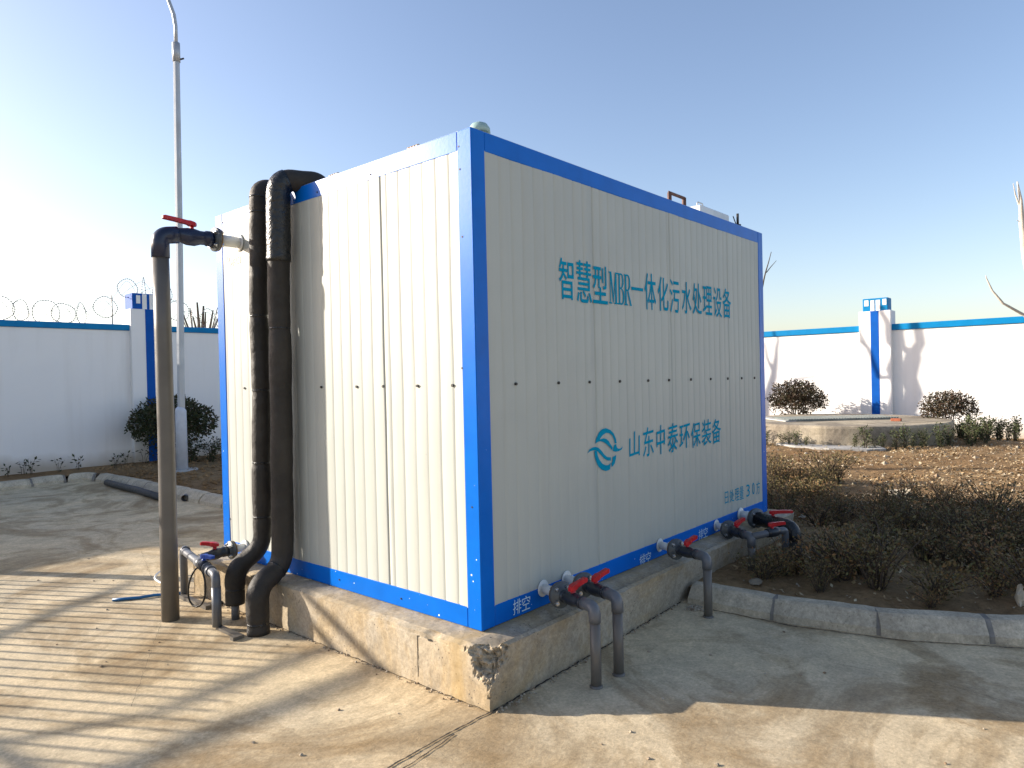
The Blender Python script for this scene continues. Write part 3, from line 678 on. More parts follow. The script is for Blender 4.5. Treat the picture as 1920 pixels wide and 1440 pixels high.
lever(t5, w5 + ax5 * 0.36 + Vector((0, 0, 0.068)), (0.45, -0.8, 0), M_RED, ln=0.15, wd=0.036)

# ---- upper outlet on the sunlit side with the tall drop pipe
ov = thing("overflow_pipe", "tall thick brown-grey pipe with navy valve and red lever, left of the container", "pipe", (-0.535, 2.328, 0))
wy = 2.305
MB().tube([(-0.001, wy, 2.548), (-0.006, wy, 2.548), (-0.008, wy, 2.548)], [0.062, 0.058, 0.04], 26).build("wall_collar", M_WPVC, ov)
MB().cyl((0.01, wy, 2.548), (-0.165, wy, 2.548), 0.040, 20).build("wall_stub", M_WPVC, ov)
flange(ov, (-0.165, wy, 2.548), (-1, 0, 0), 0.083, 0.020, 4, rb=0.014)
MB().tube([(-0.20, wy, 2.548), (-0.24, wy, 2.546), (-0.245, wy, 2.546), (-0.28, wy, 2.545), (-0.32, wy, 2.542), (-0.37, wy, 2.542), (-0.41, wy, 2.545), (-0.445, wy + .005, 2.545)], [0.052, 0.052, 0.046, 0.047, 0.058, 0.058, 0.048, 0.047], 22).build("valve_body", M_DBLUE, ov)
lever(ov, (-0.335, wy, 2.617), (-1, 0.12, 0.10), M_RED, ln=0.185, wd=0.05, hh=0.026)
MB().tube(bend([(-0.43, wy + 0.004, 2.545), (-0.535, 2.326, 2.530), (-0.535, 2.328, 2.30)], 0.075, 9)[:-1] + [Vector((-0.535, 2.328, 2.385))], 0.056, 22).build("elbow", M_DBLUE2 if False else M_DBLUE, ov)
MB().tube([(-0.535, 2.328, 2.39), (-0.532, 2.328, 1.9), (-0.530, 2.328, 1.2), (-0.534, 2.328, 0.6), (-0.535, 2.328, -0.02)], [0.051, 0.052, 0.053, 0.054, 0.055], 24).build("drop_pipe", M_PVCT, ov)

# ---- low outlet on the sunlit side
lo = thing("drain_manifold", "grey pipe manifold with red and blue levers behind the tall brown-grey pipe", "drain pipe", (-0.43, 1.9, 0))
wl = Vector((0, 2.33, 0.375))
MB().tube([wl + Vector((-.001, 0, 0)), wl + Vector((-.009, 0, 0)), wl + Vector((-.011, 0, 0))], [0.052, 0.048, 0.03], 22).build("wall_collar", M_WPVC, lo)
MB().cyl(wl, wl + Vector((-0.10, 0, 0)), 0.028, 18).build("wall_stub", M_WPVC, lo)
flange(lo, wl + Vector((-0.10, 0, 0)), (-1, 0, 0), 0.064, 0.018)
MB().tube([(-0.135, 2.33, .373), (-0.17, 2.33, .372), (-.175, 2.33, .372), (-.21, 2.33, .37), (-.235, 2.33, .368), (-.27, 2.33, .366), (-.33, 2.335, .362)], [.036, .036, .031, .038, .038, .031, .030], 18).build("valve_body", M_DARKV, lo)
lever(lo, (-0.225, 2.33, 0.423), (-0.6, 0.8, 0), M_RED, ln=0.10, wd=0.028)
hd = bend([(-0.255, 2.75, 0.02), (-0.262, 2.74, 0.345), (-0.43, 1.90, 0.345), (-0.43, 1.90, 0.02)], 0.05, 8)
MB().tube(hd, 0.027, 18).build("header_pipe", M_PVC, lo)
for p, q in (((-0.345, 2.325), (-0.365, 2.22)), ((-0.385, 2.12), (-0.392, 2.09)), ((-0.403, 2.035), (-0.41, 2.0)), ((-0.262, 2.72), (-0.265, 2.69))):
    MB().cyl((p[0], p[1], 0.345), (q[0], q[1], 0.345), 0.034, 16).build("coupling", M_PVC, lo)
MB().cyl((-0.366, 2.215, 0.345), (-0.384, 2.125, 0.345), 0.038, 14).build("second_valve_body", M_DARKV, lo)
lever(lo, (-0.372, 2.18, 0.395), (0.05, -1, 0), M_BHAND, ln=0.115, wd=0.034, hh=0.024)
MB().tube([(-0.43, 1.90, 0.27), (-0.43, 1.90, 0.02)], 0.029, 16).build("standpipe", M_PVC, lo)

# ---- two black lagged risers
def lagged(name, label, pts, r, seed, bands, tape=None, gloss=None):
    t = thing(name, label, "lagged pipe", tuple(pts[0]), "black lagged riser pipes")
    path = bend(pts, 0.09, 8); dense = []
    for a, b in zip(path, path[1:]):
        n = max(1, int((b - a).length / 0.02)); dense += [a.lerp(b, k / n) for k in range(n)]
    dense.append(path[-1]); rs = []; P = []
    s = 0
    for i, p in enumerate(dense):
        if i: s += (p - dense[i - 1]).length
        k = 1 + (0.13 if seed == 1 else 0.06) * noise.noise(Vector((s * 3.1, seed, 0))) + 0.03 * noise.noise(Vector((s * 11, seed, 2)))
        for bs in bands: k -= 0.08 * math.exp(-((s - bs) / 0.018) ** 2)
        rs.append(r * k)
        P.append(p + Vector((0, 0.012 * noise.noise(Vector((s * 2.5, seed + 9, 1))), 0)) * (1 if 0.7 < p.z < 2.6 else 0))
    MB().tube(P, rs, 22).build("lagging", M_FOAM, t)
    s = 0; marks = list(bands)
    for i in range(1, len(P)):
        s += (P[i] - P[i - 1]).length
        if marks and s >= marks[0]:
            marks.pop(0); d = (P[i] - P[i - 1]).normalized(); c = P[i]
            MB().tube([c - d * 0.006, c - d * 0.005, c + d * 0.005, c + d * 0.006], [rs[i] * 0.98, rs[i] * 1.045, rs[i] * 1.045, rs[i] * 0.98], 22).build("tie_band", M_TAPE, t)
    if tape:
        a, b = tape; Q = [p for p in P if a < p.z < b and p.x < -0.05]; 
        n = len(Q); MB().tube(Q, [r * (1.09 + 0.05 * noise.noise(Vector((k * 0.45, seed, 5)))) for k in range(n)], 26).build("tape_wrap", M_TAPE, t)
    return t, P, rs
p1 = [(-0.258, 1.996, 0.10), (-0.258, 1.99, 0.33), (-0.105, 1.905, 0.46), (-0.10, 1.905, 0.75), (-0.10, 1.875, 1.65), (-0.10, 1.885, 2.1), (-0.10, 1.850, 2.60), (-0.10, 1.85, 2.835), (0.22, 1.86, 2.845), (0.24, 1.86, 2.72)]
lagged("insulated_riser", "black lagged riser pipe farther from the corner, its foam bulging against the container side", p1, 0.061, 1, [0.10, 0.62, 0.98, 1.45, 1.95, 2.62, 2.72])
p2 = [(-0.306, 1.62, 0.0), (-0.306, 1.625, 0.285), (-0.11, 1.66, 0.375), (-0.102, 1.655, 0.60), (-0.10, 1.636, 1.6), (-0.10, 1.62, 2.55), (-0.10, 1.60, 2.835), (0.14, 1.50, 2.84), (0.17, 1.485, 2.72)]
lagged("insulated_riser", "black lagged riser pipe nearer the corner with wrinkled glossy tape at its top", p2, 0.069, 4, [0.06, 0.42, 1.98], tape=(2.30, 2.93))
bf = MB().tube(bend([(-0.12, 1.54, 2.78), (0.0, 1.47, 2.80), (0.10, 1.45, 2.80)], 0.05), 0.05, 18)
tag(MB().tube([(-0.262, 1.99, 0.0), (-0.262, 1.99, 0.13)], 0.026, 14).build("conduit_stub", M_PVC), "short grey conduit stub under the farther lagged riser", "pipe")

# ---- bits on the pavement
tag(MB().tube([(-0.628, 3.069, 0.012), (-0.56, 3.02, 0.012), (-0.486, 2.965, 0.012), (-0.40, 2.93, 0.014), (-0.33, 2.88, 0.012), (-0.22, 2.80, 0.012)], 0.011, 10).build("blue_hose", M_HOSE), "short piece of blue hose lying on the concrete left of the tall pipe", "hose")
cb = []
for k in range(26):
    a = 2 * pi * k / 25; cb.append((-0.40 - 0.02 * sin(a), 2.20 + 0.105 * sin(a) * (0.5 + 0.5 * (1 - cos(a)) / 2) + 0.06 * (1 - cos(a)) / 2, 0.335 - 0.135 * (1 - cos(a))))
tag(MB().tube(cb, 0.0062, 8).build("black_cable", M_CABLE), "thin black cable looped down from the manifold with the blue lever", "cable")
tag(MB().tube(bend([(-0.19, 3.05, 0.02), (-0.236, 3.184, 0.014), (-0.235, 3.35, 0.03), (-0.138, 3.43, 0.06), (-0.02, 3.40, 0.04)], 0.06), 0.008, 8).build("white_tube", M_WPVC), "thin white tube curling on the concrete behind the tall pipe", "tube")
tag(MB().tube([(1.53, 9.46, 0.055), (1.50, 8.9, 0.055), (1.49, 8.2, 0.055), (1.42, 7.15, 0.048)], 0.048, 14).build("black_pipe", simple("dull_black_pipe", (0.045, 0.046, 0.046), 0.6)), "long dark grey pipe lying along the foot of the kerb", "pipe")
o = MB().tube([(1.60, 6.93, 0.045), (1.69, 7.06, 0.045)], 0.042, 14, caps=False); o.tube([(1.69, 7.06, 0.045), (1.60, 6.93, 0.045)], 0.034, 14, caps=False)
tag(o.build("pipe_offcut", M_PVC), "short grey pipe offcut lying by the kerb", "pipe")
br = MB(); br.box((-0.47, 1.62, 0.0), (-0.40, 1.66, 0.022)); br.box((-0.44, 1.66, 0.002), (-0.40, 1.90, 0.020)); tag(br.build("angle_frame", M_PVCT), "thin grey angle frame at the foot of the near manifold leg", "metal frame")
br = MB(); br.box((-0.30, 2.33, 0.0), (-0.26, 2.74, 0.026)); br.box((-0.26, 2.36, 0.002), (-0.17, 2.40, 0.024))
tag(br.build("angle_frame", M_PVCT), "thin grey angle frame at the foot of the far manifold leg", "metal frame")
sk = MB()
rnd = random.Random(5)
for k in range(150):
    x, y = rnd.uniform(-1.2, 1.9), rnd.uniform(-2.2, 6.5)
    if y > -0.25 and x > -0.2: continue
    sk.ico((x, y, 0.003), rnd.uniform(0.004, 0.011), (1, 1, 0.6), 0.5, 0 + 1, k)
for k in range(160):
    x = rnd.uniform(-0.15, 1.75); sk.ico((x, -0.205 + 0.03 * x - abs(rnd.gauss(0, 0.02)), 0.003), rnd.uniform(0.003, 0.009), (1, 1, 0.7), 0.5, 1, k)
    sk.ico((-0.17 - abs(rnd.gauss(0, 0.015)), rnd.uniform(-0.1, 2.6), 0.003), rnd.uniform(0.003, 0.008), (1, 1, 0.7), 0.5, 1, k + 400)
for k in range(120):
    sk.ico((1.72 + rnd.gauss(0, 0.03), -0.25 - abs(rnd.gauss(0, 0.05)), 0.004), rnd.uniform(0.004, 0.012), (1, 1, 0.6), 0.5, 1, k + 900)
tag(sk.build("gravel", L_STONE), "loose grit and crumbs of concrete along the plinth", "grit", kind="stuff")

# ------------------------------------------------------------------ boundary walls
def wall(name, label, a, b, zt, cop, pillars, nrm, capx, length_axis):
    pass
YA = 11.6
wa = thing("boundary_wall", "shaded white yard wall with dark blue coping and razor wire, left of the container", "wall", (0, YA, 0), "boundary walls")
zt = 2.69
MB().box((-24, YA, -0.05), (15.25, YA + 0.24, zt - 0.11)).build("wall_body", M_WALL, wa)
cp = MB().box((-24, YA - 0.03, zt - 0.11 + 0.001), (15.25, YA + 0.27, zt), 0.01).build("coping", M_BLUEC, wa)
def pillar_x(cx):
    p = MB().box((cx - 0.33, YA - 0.10, -0.05), (cx + 0.33, YA + 0.34, 2.99), 0.008).build("pillar", M_WALL, wa)
    MB().box((cx - 0.075, YA - 0.104, 0.05), (cx + 0.075, YA - 0.098, 2.988)).build("stripe", M_BLUEW, p)
    MB().box((cx - 0.28, YA - 0.06, 2.99), (cx + 0.28, YA + 0.30, 3.29), 0.01).build("cap", M_BLUEW, p)
    wq = MB(); f = YA - 0.0625
    for a, b, z0, z1 in ((0.0, .06, 0, 1), (.12, .25, .35, .88), (.31, .455, 0, .97), (.545, .69, 0, .97), (.75, .88, .35, .88)):
        x0 = cx - .28 + .56 * a; x1 = cx - .28 + .56 * b
        if a == 0: continue
        wq.box((x0, f - 0.004, 2.995 + .29 * z0), (x1, f + 0.001, 2.995 + .29 * z1))
    wq.build("white_inlay", M_WHITE, p)
pillar_x(3.04); pillar_x(-3.4); pillar_x(9.4)
# razor wire on the wall
rw = thing("razor_wire", "coils of razor wire on short posts along the top of the shaded wall", "razor wire", (0, YA + 0.1, zt))
def coil(x0, x1, rad, pitch, ph, zc, zf=None):
    P = []; n = int((x1 - x0) / pitch * 26)
    for k in range(n + 1):
        a = 2 * pi * k / 26 + ph; x = x0 + (x1 - x0) * k / n
        lift = zf(x) if zf else 0
        rr = rad * (1 + 0.10 * noise.noise(Vector((x * 1.3, ph, 0))))
        P.append((x + 0.10 * sin(a * 1.0) + 0.05 * noise.noise(Vector((x * 2, 3, ph))), YA + 0.10 + rr * cos(a) * 0.55 , zc + lift + rr * sin(a)))
    return P
lift = lambda x: 0.52 * math.exp(-((x - 3.04) / 0.62) ** 4) + 0.02 * sin(x * 3)
wires = MB(); barbs = MB(); rr_ = random.Random(21)
x = -7.0; k_ = 0
while x < 8.5:
    R_ = rr_.uniform(0.175, 0.215); tilt = rr_.uniform(-0.35, 0.35) if k_ % 3 else rr_.uniform(0.7, 1.15); el = rr_.uniform(0.85, 1.1)
    zc = zt + 0.19 + lift(x); P = []
    for q in range(28):
        a = 2 * pi * q / 28; u_ = R_ * cos(a); P.append((x + u_ * cos(tilt), YA + 0.12 + u_ * sin(tilt) + 0.02 * sin(2 * a), zc + R_ * el * sin(a) + 0.01 * sin(3 * a + k_)))
    wires.tube(P, 0.0048, 4, smooth=False, closed=True)
    for q in range(0, 28, 1):
        p = Vector(P[q]); d = (Vector(P[(q + 1) % 28]) - Vector(P[q - 1])).normalized(); s_ = d.cross(Vector((0, 1, 0))).normalized() * 0.012
        barbs.add([p - s_ - d * 0.007, p + s_ - d * 0.007, p + s_ + d * 0.007, p - s_ + d * 0.007], [(0, 1, 2, 3)])
    x2 = x + rr_.uniform(0.26, 0.40)
    L_1 = [(x - 0.12, YA + 0.1, zc - R_ * 0.8), (x + 0.0, YA + 0.15, zc - R_ * 0.2), (x2, YA + 0.15, zc + R_ * 0.9 + (lift(x2) - lift(x))), (x2 + 0.13, YA + 0.1, zc + (lift(x2) - lift(x)) - R_ * 0.2), (x2 + 0.10, YA + 0.12, zc - R_ * 0.9 + (lift(x2) - lift(x)))]
    wires.tube(bend(L_1, 0.12, 5), 0.0038, 4, smooth=False)
    x = x2; k_ += 1
wires.build("coil", M_WIRE, rw); tag(barbs.build("barbs", M_WIRE, rw), kind="stuff")
for x in (-5.8, -1.4, 2.47, 6.6):
    MB().cyl((x, YA + 0.12, zt), (x, YA + 0.12, zt + 0.55), 0.010, 6).build("post", M_WIRE, rw)

XB = 15.0
wb = thing("boundary_wall", "sunlit white yard wall with light blue coping, right of the container", "wall", (XB, 0, 0), "boundary walls")
zb = 2.545
MB().box((XB, -24, -0.05), (XB + 0.24, YA - 0.01, zb - 0.14)).build("wall_body", M_WALL, wb)
MB().box((XB - 0.035, -24, zb - 0.139), (XB + 0.27, YA - 0.035, zb), 0.01).build("coping", M_BLUEC, wb)
def pillar_y(cy):
    p = MB().box((XB - 0.12, cy - 0.33, -0.05), (XB + 0.33, cy + 0.33, 2.86), 0.008).build("pillar", M_WALL, wb)
    MB().box((XB - 0.124, cy - 0.085, 0.0), (XB - 0.118, cy + 0.085, 2.858)).build("stripe", M_BLUEW, p)
    MB().box((XB - 0.09, cy - 0.27, 2.86), (XB + 0.25, cy + 0.25, 3.15), 0.01).build("cap", M_BLUEC, p)
    wq = MB(); f = XB - 0.0925
    for a, b, z0, z1 in ((.07, .24, .42, .88), (.32, .47, .0, .86), (.53, .70, .0, .86), (.80, .95, .42, .90)):
        wq.box((f - 0.004, cy + .25 - .52 * b, 2.865 + .28 * z0), (f + 0.001, cy + .25 - .52 * a, 2.865 + .28 * z1))
    wq.build("white_inlay", M_WHITE, p)
pillar_y(1.74); pillar_y(-4.8); pillar_y(8.2)

# ------------------------------------------------------------------ lamp post
lp = thing("lamp_post", "tall thin grey lamp post beside the round dark shrub near the shaded wall", "lamp post", (2.74, 9.53, 0.1))
bx, by = 2.74, 9.53
MB().tube([(bx, by, 0.06), (bx, by, 0.12), (bx, by, 0.12)], [0.25, 0.22, 0.16], 20).build("footing", M_SLAB, lp)
MB().tube([(bx - .02, by, 0.10), (bx - .02, by, 1.10), (bx - .02, by, 1.13), (bx - .01, by, 1.16)], [0.092, 0.088, 0.082, 0.06], 20).build("base_sleeve", M_STEELW if False else simple("pale_grey_enamel", (0.55, 0.58, 0.64), 0.45, var=0.08), lp)
MB().tube([(bx - .01, by, 1.1), (bx + .03, by - .01, 4), (bx + 0.06, by - .02, 7.08)], [0.062, 0.060, 0.054], 8, smooth=False).build("pole", M_STEEL, lp)
MB().tube([(bx + 0.06, by - .02, 6.98), (bx + 0.06, by - .02, 7.30)], 0.062, 10).build("collar", M_STEEL, lp)
MB().cyl((bx + 0.10, by - .03, 7.03), (bx + 0.155, by - .09, 7.05), 0.014, 6).build("bolt", M_DARK, lp)
MB().tube([(bx + .06, by - .02, 7.25), (bx + .062, by - .02, 7.58), (bx + .045, by + .0, 7.78), (bx - .01, by + .06, 8.02), (bx - .20, by + .28, 8.40), (bx - .8, by + .85, 8.75)], [0.030, 0.030, 0.032, 0.032, 0.03, 0.03], 10).build("arm", M_STEEL, lp)
MB().tube([(bx - .75, by + .80, 8.72), (bx - .85, by + .90, 8.76), (bx - 1.05, by + 1.10, 8.84), (bx - 1.2, by + 1.25, 8.86)], [0.04, 0.09, 0.09, 0.05], 12).build("lamp_head", M_GREYT, lp)

# ------------------------------------------------------------------ plants
def leaf(mb, p, L, w, d, up):
    d = d.normalized(); s = d.cross(up)
    if s.length < 1e-3: s = d.orthogonal()
    s.normalize(); s *= w / 2
    mb.add([p, p + d * L * 0.5 + s, p + d * L, p + d * L * 0.5 - s], [(0, 1, 2, 3)])
def rv_(r): 
    while True:
        v = Vector((r.uniform(-1, 1), r.uniform(-1, 1), r.uniform(-1, 1)))
        if 0.1 < v.length < 1: return v.normalized()
def ball_shrub(label, loc, rx, rz, zc, n, mat, seed, skirt=False, lsz=0.045):
    r = random.Random(seed); t = thing("round_shrub", label, "shrub", loc, "clipped round shrubs"); L = Vector(loc)
    tr = MB()
    for k in range(11):
        a = r.uniform(0, 2 * pi); q = r.uniform(0.2, 0.75)
        tr.tube([L + Vector((0.03 * cos(a), 0.03 * sin(a), -0.03)), L + Vector((rx * q * 0.35 * cos(a), rx * q * 0.35 * sin(a), zc * 0.5)), L + Vector((rx * q * cos(a), rx * q * sin(a), zc + rz * 0.3 * r.uniform(-1, 1)))], [0.016, 0.011, 0.004], 5)
    tr.build("trunk", M_TWIG, t)
    cr = MB()
    for k in range(n):
        v = rv_(r); 
        if v.z < -0.45 and r.random() < 0.75: continue
        q = r.random() ** 0.38
        lump = 1 + 0.16 * noise.noise(v * 2.3 + Vector((seed, 0, 0))) + 0.10 * noise.noise(v * 6 + Vector((seed, 0, 0)))
        if noise.noise(v * 3.7 + Vector((0, seed, 0))) < -0.33 and q > 0.75: continue
        p = L + Vector((v.x * rx * q * lump, v.y * rx * q * lump, zc + v.z * rz * q * lump))
        for j in range(2):
            d = (v * 0.6 + rv_(r) * 0.9); leaf(cr, p + rv_(r) * 0.02, lsz * r.uniform(0.6, 1.3), lsz * 0.55, d, rv_(r))
    cr.build("foliage", mat, t)
    return t
ball_shrub("dark green round shrub by the lamp post before the shaded wall", (3.20, 11.0, 0.1), 0.74, 0.50, 0.72, 5600, L_BALLG, 3, lsz=0.06)
ball_shrub("purple-brown round shrub behind the concrete well cover, left of the blue wall stripe", (13.93, 3.17, 0.05), 0.63, 0.44, 0.82, 5000, L_BALL, 9, lsz=0.05)
ball_shrub("smaller reddish round shrub at the right end of the concrete well cover", (13.6, 0.12, 0.1), 0.50, 0.36, 0.62, 3200, L_BALL, 12, lsz=0.045)

def bush_mesh(seed, h, spread, stems, leaves, mat, lsz, name):
    r = random.Random(seed); st = MB(); lf = MB(); tips = []
    for k in range(stems):
        a = r.uniform(0, 2 * pi); q = spread * r.uniform(0.15, 1.0); hh = h * r.uniform(0.6, 1.05)
        P = [Vector((0.02 * cos(a), 0.02 * sin(a), -0.02)), Vector((q * .35 * cos(a), q * .35 * sin(a), hh * .45)), Vector((q * .8 * cos(a + .2), q * .8 * sin(a + .2), hh * .8)), Vector((q * cos(a + .3), q * sin(a + .3), hh))]
        st.tube(P, [0.0045, 0.0035, 0.0025, 0.0012], 4, smooth=False)
        for j in range(leaves // stems):
            t = r.uniform(0.03, 1.0) ** 0.85 * 3; i = min(2, int(t)); p = P[i].lerp(P[i + 1], t - i) + rv_(r) * 0.05
            leaf(lf, p, lsz * r.uniform(0.5, 1.25), lsz * 0.5, Vector((cos(a), sin(a), 0.6)) + rv_(r) * 1.1, rv_(r))
    return st, lf
def make_bush(seed, h, spread, stems, leaves, mat, lsz, label, cat, group, name="low_bush"):
    t = thing(name, label, cat, (0, 0, 0), group); st, lf = bush_mesh(seed, h, spread, stems, leaves, mat, lsz, name)
    st.build("stems", M_TWIG, t); lf.build("foliage", mat, t); return t
rnd = random.Random(11)
dry = [make_bush(20 + k, 0.20 + 0.05 * (k % 4), 0.25 + 0.05 * (k % 2), 22, 680, L_DRY if k % 3 else L_DRYG, 0.024, "straggly low brown bush in the garden bed right of the container", "bush", "low brown bushes in the garden bed", "dry_bush") for k in range(7)]
spots = []
def try_spot(x, y, dmin):
    if not in_garden(x - 0.28, y): return False
    if x < 4.15 and y > -0.72: return False
    for (a, b) in spots:
        if (a - x) ** 2 + (b - y) ** 2 < dmin * dmin: return False
    for (cx, cy, cr) in ((3.0, -1.35, 0.34),):
        if (x - cx) ** 2 + (y - cy) ** 2 < cr * cr: return False
    return True
tries = 0
spots += [(2.36, -0.50), (2.50, -0.58), (2.72, -0.78), (2.30, -0.9), (2.62, -0.66)]
while len(spots) < 215 and tries < 20000:
    tries += 1
    x = rnd.uniform(2.1, 7.6); y = rnd.uniform(-4.8, 1.8)
    # the bed: a broad band running away from the kerb, thinning into the open litter
    edge = 5.55 - 0.12 * y + 0.5 * noise.noise(Vector((y * 1.3, 0, 0)))
    if x > edge and not (x < edge + 1.2 and y > 0.2): continue
    if try_spot(x, y, 0.15): spots.append((x, y))
for i, (x, y) in enumerate(spots):
    src = dry[i % 7]; loc = (x, y, gh(x, y) - 0.01); sc = rnd.uniform(0.5, 1.3) if not (x < 2.7 and y > -0.7) else 0.95; rz = rnd.uniform(0, 6.28)
    if i < 7: o_ = src; src.location = loc; src.rotation_euler = (0, 0, rz); src.scale = (sc,) * 3
    else: o_ = copy_thing(src, loc, rz, sc)
    hue = "olive" if (i % 7) % 3 == 0 else "brown"
    o_["label"] = ("straggly low %s bush in the partly sunlit patch beyond the plinth's far corner" if y > 0.1 else "straggly low %s bush along the near kerb, in the container's shadow" if not in_garden(x - 0.75, y) else "straggly low %s bush at the sunlit far edge of the shaded bed" if x > 5 else "straggly low %s bush in the middle of the shaded bed") % hue
hg = [make_bush(60 + k, 0.40, 0.12, 8, 240, L_GREEN, 0.042, "leafy green hedge sapling in front of the concrete well cover", "sapling", "hedge saplings around the well cover", "hedge_sapling") for k in range(3)]
hs = []
for k in range(46):
    a = radians(140 + 175 * k / 45.0); rr = 2.32 + rnd.uniform(-0.12, 0.22); x = 12.55 + rr * cos(a); y = 1.9 + rr * sin(a)
    if 1.05 < y < 1.75 and x < 12: continue
    hs.append((x, y))
hs += [(12.6 + rnd.uniform(0, 1.3), -0.75 + rnd.uniform(-0.25, 0.25)) for k in range(10)]
for i, (x, y) in enumerate(hs):
    src = hg[i % 3]; loc = (x, y, gh(x, y) - 0.01); sc = rnd.uniform(0.65, 1.15) * (1.05 if y < -0.2 else 0.85); rz = rnd.uniform(0, 6.28)
    if i < 3: o_ = src; src.location = loc; src.rotation_euler = (0, 0, rz); src.scale = (sc,) * 3
    else: o_ = copy_thing(src, loc, rz, sc)
    o_["label"] = "leafy green sapling at the sunlit left part of the well cover" if y > 1.4 else ("leafy green sapling in the thick clump right of the well cover" if x > 12.4 else "leafy green sapling against the shaded right part of the well cover")
sp = [make_bush(80 + k, 0.30, 0.12, 3, 16, L_BALLG, 0.075, "thin seedling with few dark leaves at the foot of the shaded wall", "seedling", "seedlings along the shaded wall", "seedling") for k in range(2)]
ORD = "first second third fourth fifth sixth seventh eighth ninth tenth eleventh twelfth".split()
sps = [(0.69, 11.32), (0.92, 11.42), (1.02, 11.35), (1.42, 11.38), (1.72, 11.35), (2.36, 11.38), (2.50, 11.36), (2.78, 11.25), (2.95, 11.2), (0.2, 11.35), (2.2, 11.0), (3.05, 10.8)]
for i, (x, y) in enumerate(sps):
    loc = (x, y, gh(x, y) - 0.01); rz = i * 1.7; sc = 0.8 + 0.35 * ((i * 7) % 5) / 5
    if i < 2: o_ = sp[i]; o_.location = loc; o_.scale = (sc,) * 3
    else: o_ = copy_thing(sp[i % 2], loc, rz, sc)
    o_["label"] = "thin dark-leaved seedling at the foot of the shaded wall, %s from the left" % ORD[sorted(p[0] for p in sps).index(x)]
lowA = [(3.6, 10.4), (3.9, 10.2), (4.3, 10.4), (4.1, 9.6), (3.4, 10.6), (4.6, 9.9)]
b0 = make_bush(95, 0.42, 0.22, 12, 420, L_BALLG, 0.05, "low dark bush beside the lamp post, under the round shrub", "bush", "low dark bushes by the lamp post", "dark_bush")
for i, (x, y) in enumerate(lowA):
    loc = (x, y, gh(x, y) - 0.01)
    o_ = b0
    if i == 0: b0.location = loc
    else: o_ = copy_thing(b0, loc, i * 1.1, 0.9 + 0.06 * i)
    o_["label"] = "low dark bush between the lamp post and the container, %s from the left" % ORD[sorted(range(len(lowA)), key=lambda q: lowA[q][0] - 0.28 * lowA[q][1]).index(i)]

# litter over the bed
def litter():
    r = random.Random(3); lf = MB(); stn = MB()
    for k in range(80000):
        if k % 6: x = r.uniform(3.2, 13.5); y = r.uniform(-4.2, 3.6)
        else: x = r.uniform(1.9, 5); y = r.uniform(-4, 0)
        if not in_garden(x - 0.2, y): continue
        if x < 3.9 and y > -0.2: continue
        if x + 0.3 * y < 4.4 and r.random() < 0.72: continue
        if (x - 12.55) ** 2 + (y - 1.9) ** 2 < 4.1: continue
        if noise.noise(Vector((x * 0.9, y * 0.9, 7))) + 0.6 * noise.noise(Vector((x * 3.3, y * 3.3, 9))) < r.uniform(-0.25, 0.35): continue
        z = gh(x, y) + 0.006; L = r.uniform(0.014, 0.05) if r.random() < 0.95 else r.uniform(0.05, 0.085); a = r.uniform(0, 2 * pi); d = Vector((cos(a), sin(a), r.uniform(-0.1, 0.65)))
        w_ = L * r.uniform(0.3, 0.65); dd = d.normalized(); s = dd.cross(Vector((r.uniform(-.6, .6), r.uniform(-.6, .6), 1))).normalized() * w_ / 2
        p = Vector((x, y, z)); lf.add([p, p + dd * L * .5 + s, p + dd * L + Vector((0, 0, 0.004)), p + dd * L * .5 - s], [(0, 1, 2, 3)])
    for k in range(2600):
        x = r.uniform(2.0, 14.6); y = r.uniform(-4.2, 4)
        if not in_garden(x - 0.2, y) or (x < 3.9 and y > -0.2) or (x - 12.55) ** 2 + (y - 1.9) ** 2 < 4.1: continue
        s = r.uniform(0.006, 0.022) * (1 if x > 4.5 else 0.6) if r.random() < 0.93 or x < 4.5 else r.uniform(0.025, 0.05); z = gh(x, y) + s * 0.2; o = []
        for q in range(6): pass
        V = [(1,0,0),(0,1,0),(-1,0,0),(0,-1,0),(0,0,.8),(0,0,-.5)]
        V = [(x + s * (v[0] + r.uniform(-.3, .3)), y + s * (v[1] + r.uniform(-.3, .3)), z + s * (v[2] + r.uniform(-.2, .2))) for v in V]
        stn.add(V, [(0,1,4),(1,2,4),(2,3,4),(3,0,4),(1,0,5),(2,1,5),(3,2,5),(0,3,5)])
    for k in range(1600):
        x = r.uniform(1.85, 7); y = r.uniform(6.0, 11.3); s = r.uniform(0.015, 0.05); z = gh(x, y) + s * .15
        V = [(1,0,0),(0,1,0),(-1,0,0),(0,-1,0),(0,0,.8),(0,0,-.5)]
        V = [(x + s * (v[0] + r.uniform(-.3, .3)), y + s * (v[1] + r.uniform(-.3, .3)), z + s * (v[2] + r.uniform(-.2, .2))) for v in V]
        cl.add(V, [(0,1,4),(1,2,4),(2,3,4),(3,0,4),(1,0,5),(2,1,5),(3,2,5),(0,3,5)])
    tag(lf.build("leaf_litter", L_LITTER), "dry leaves scattered over the brown soil", "leaf litter", kind="stuff")
    tag(stn.build("garden_stones", L_STONE), "small stones scattered over the brown soil", "stones", kind="stuff")
    tag(cl.build("soil_clods", M_SOIL), "lumps of brown soil in the bed by the lamp post", "soil clods", kind="stuff")
cl = MB()
litter()
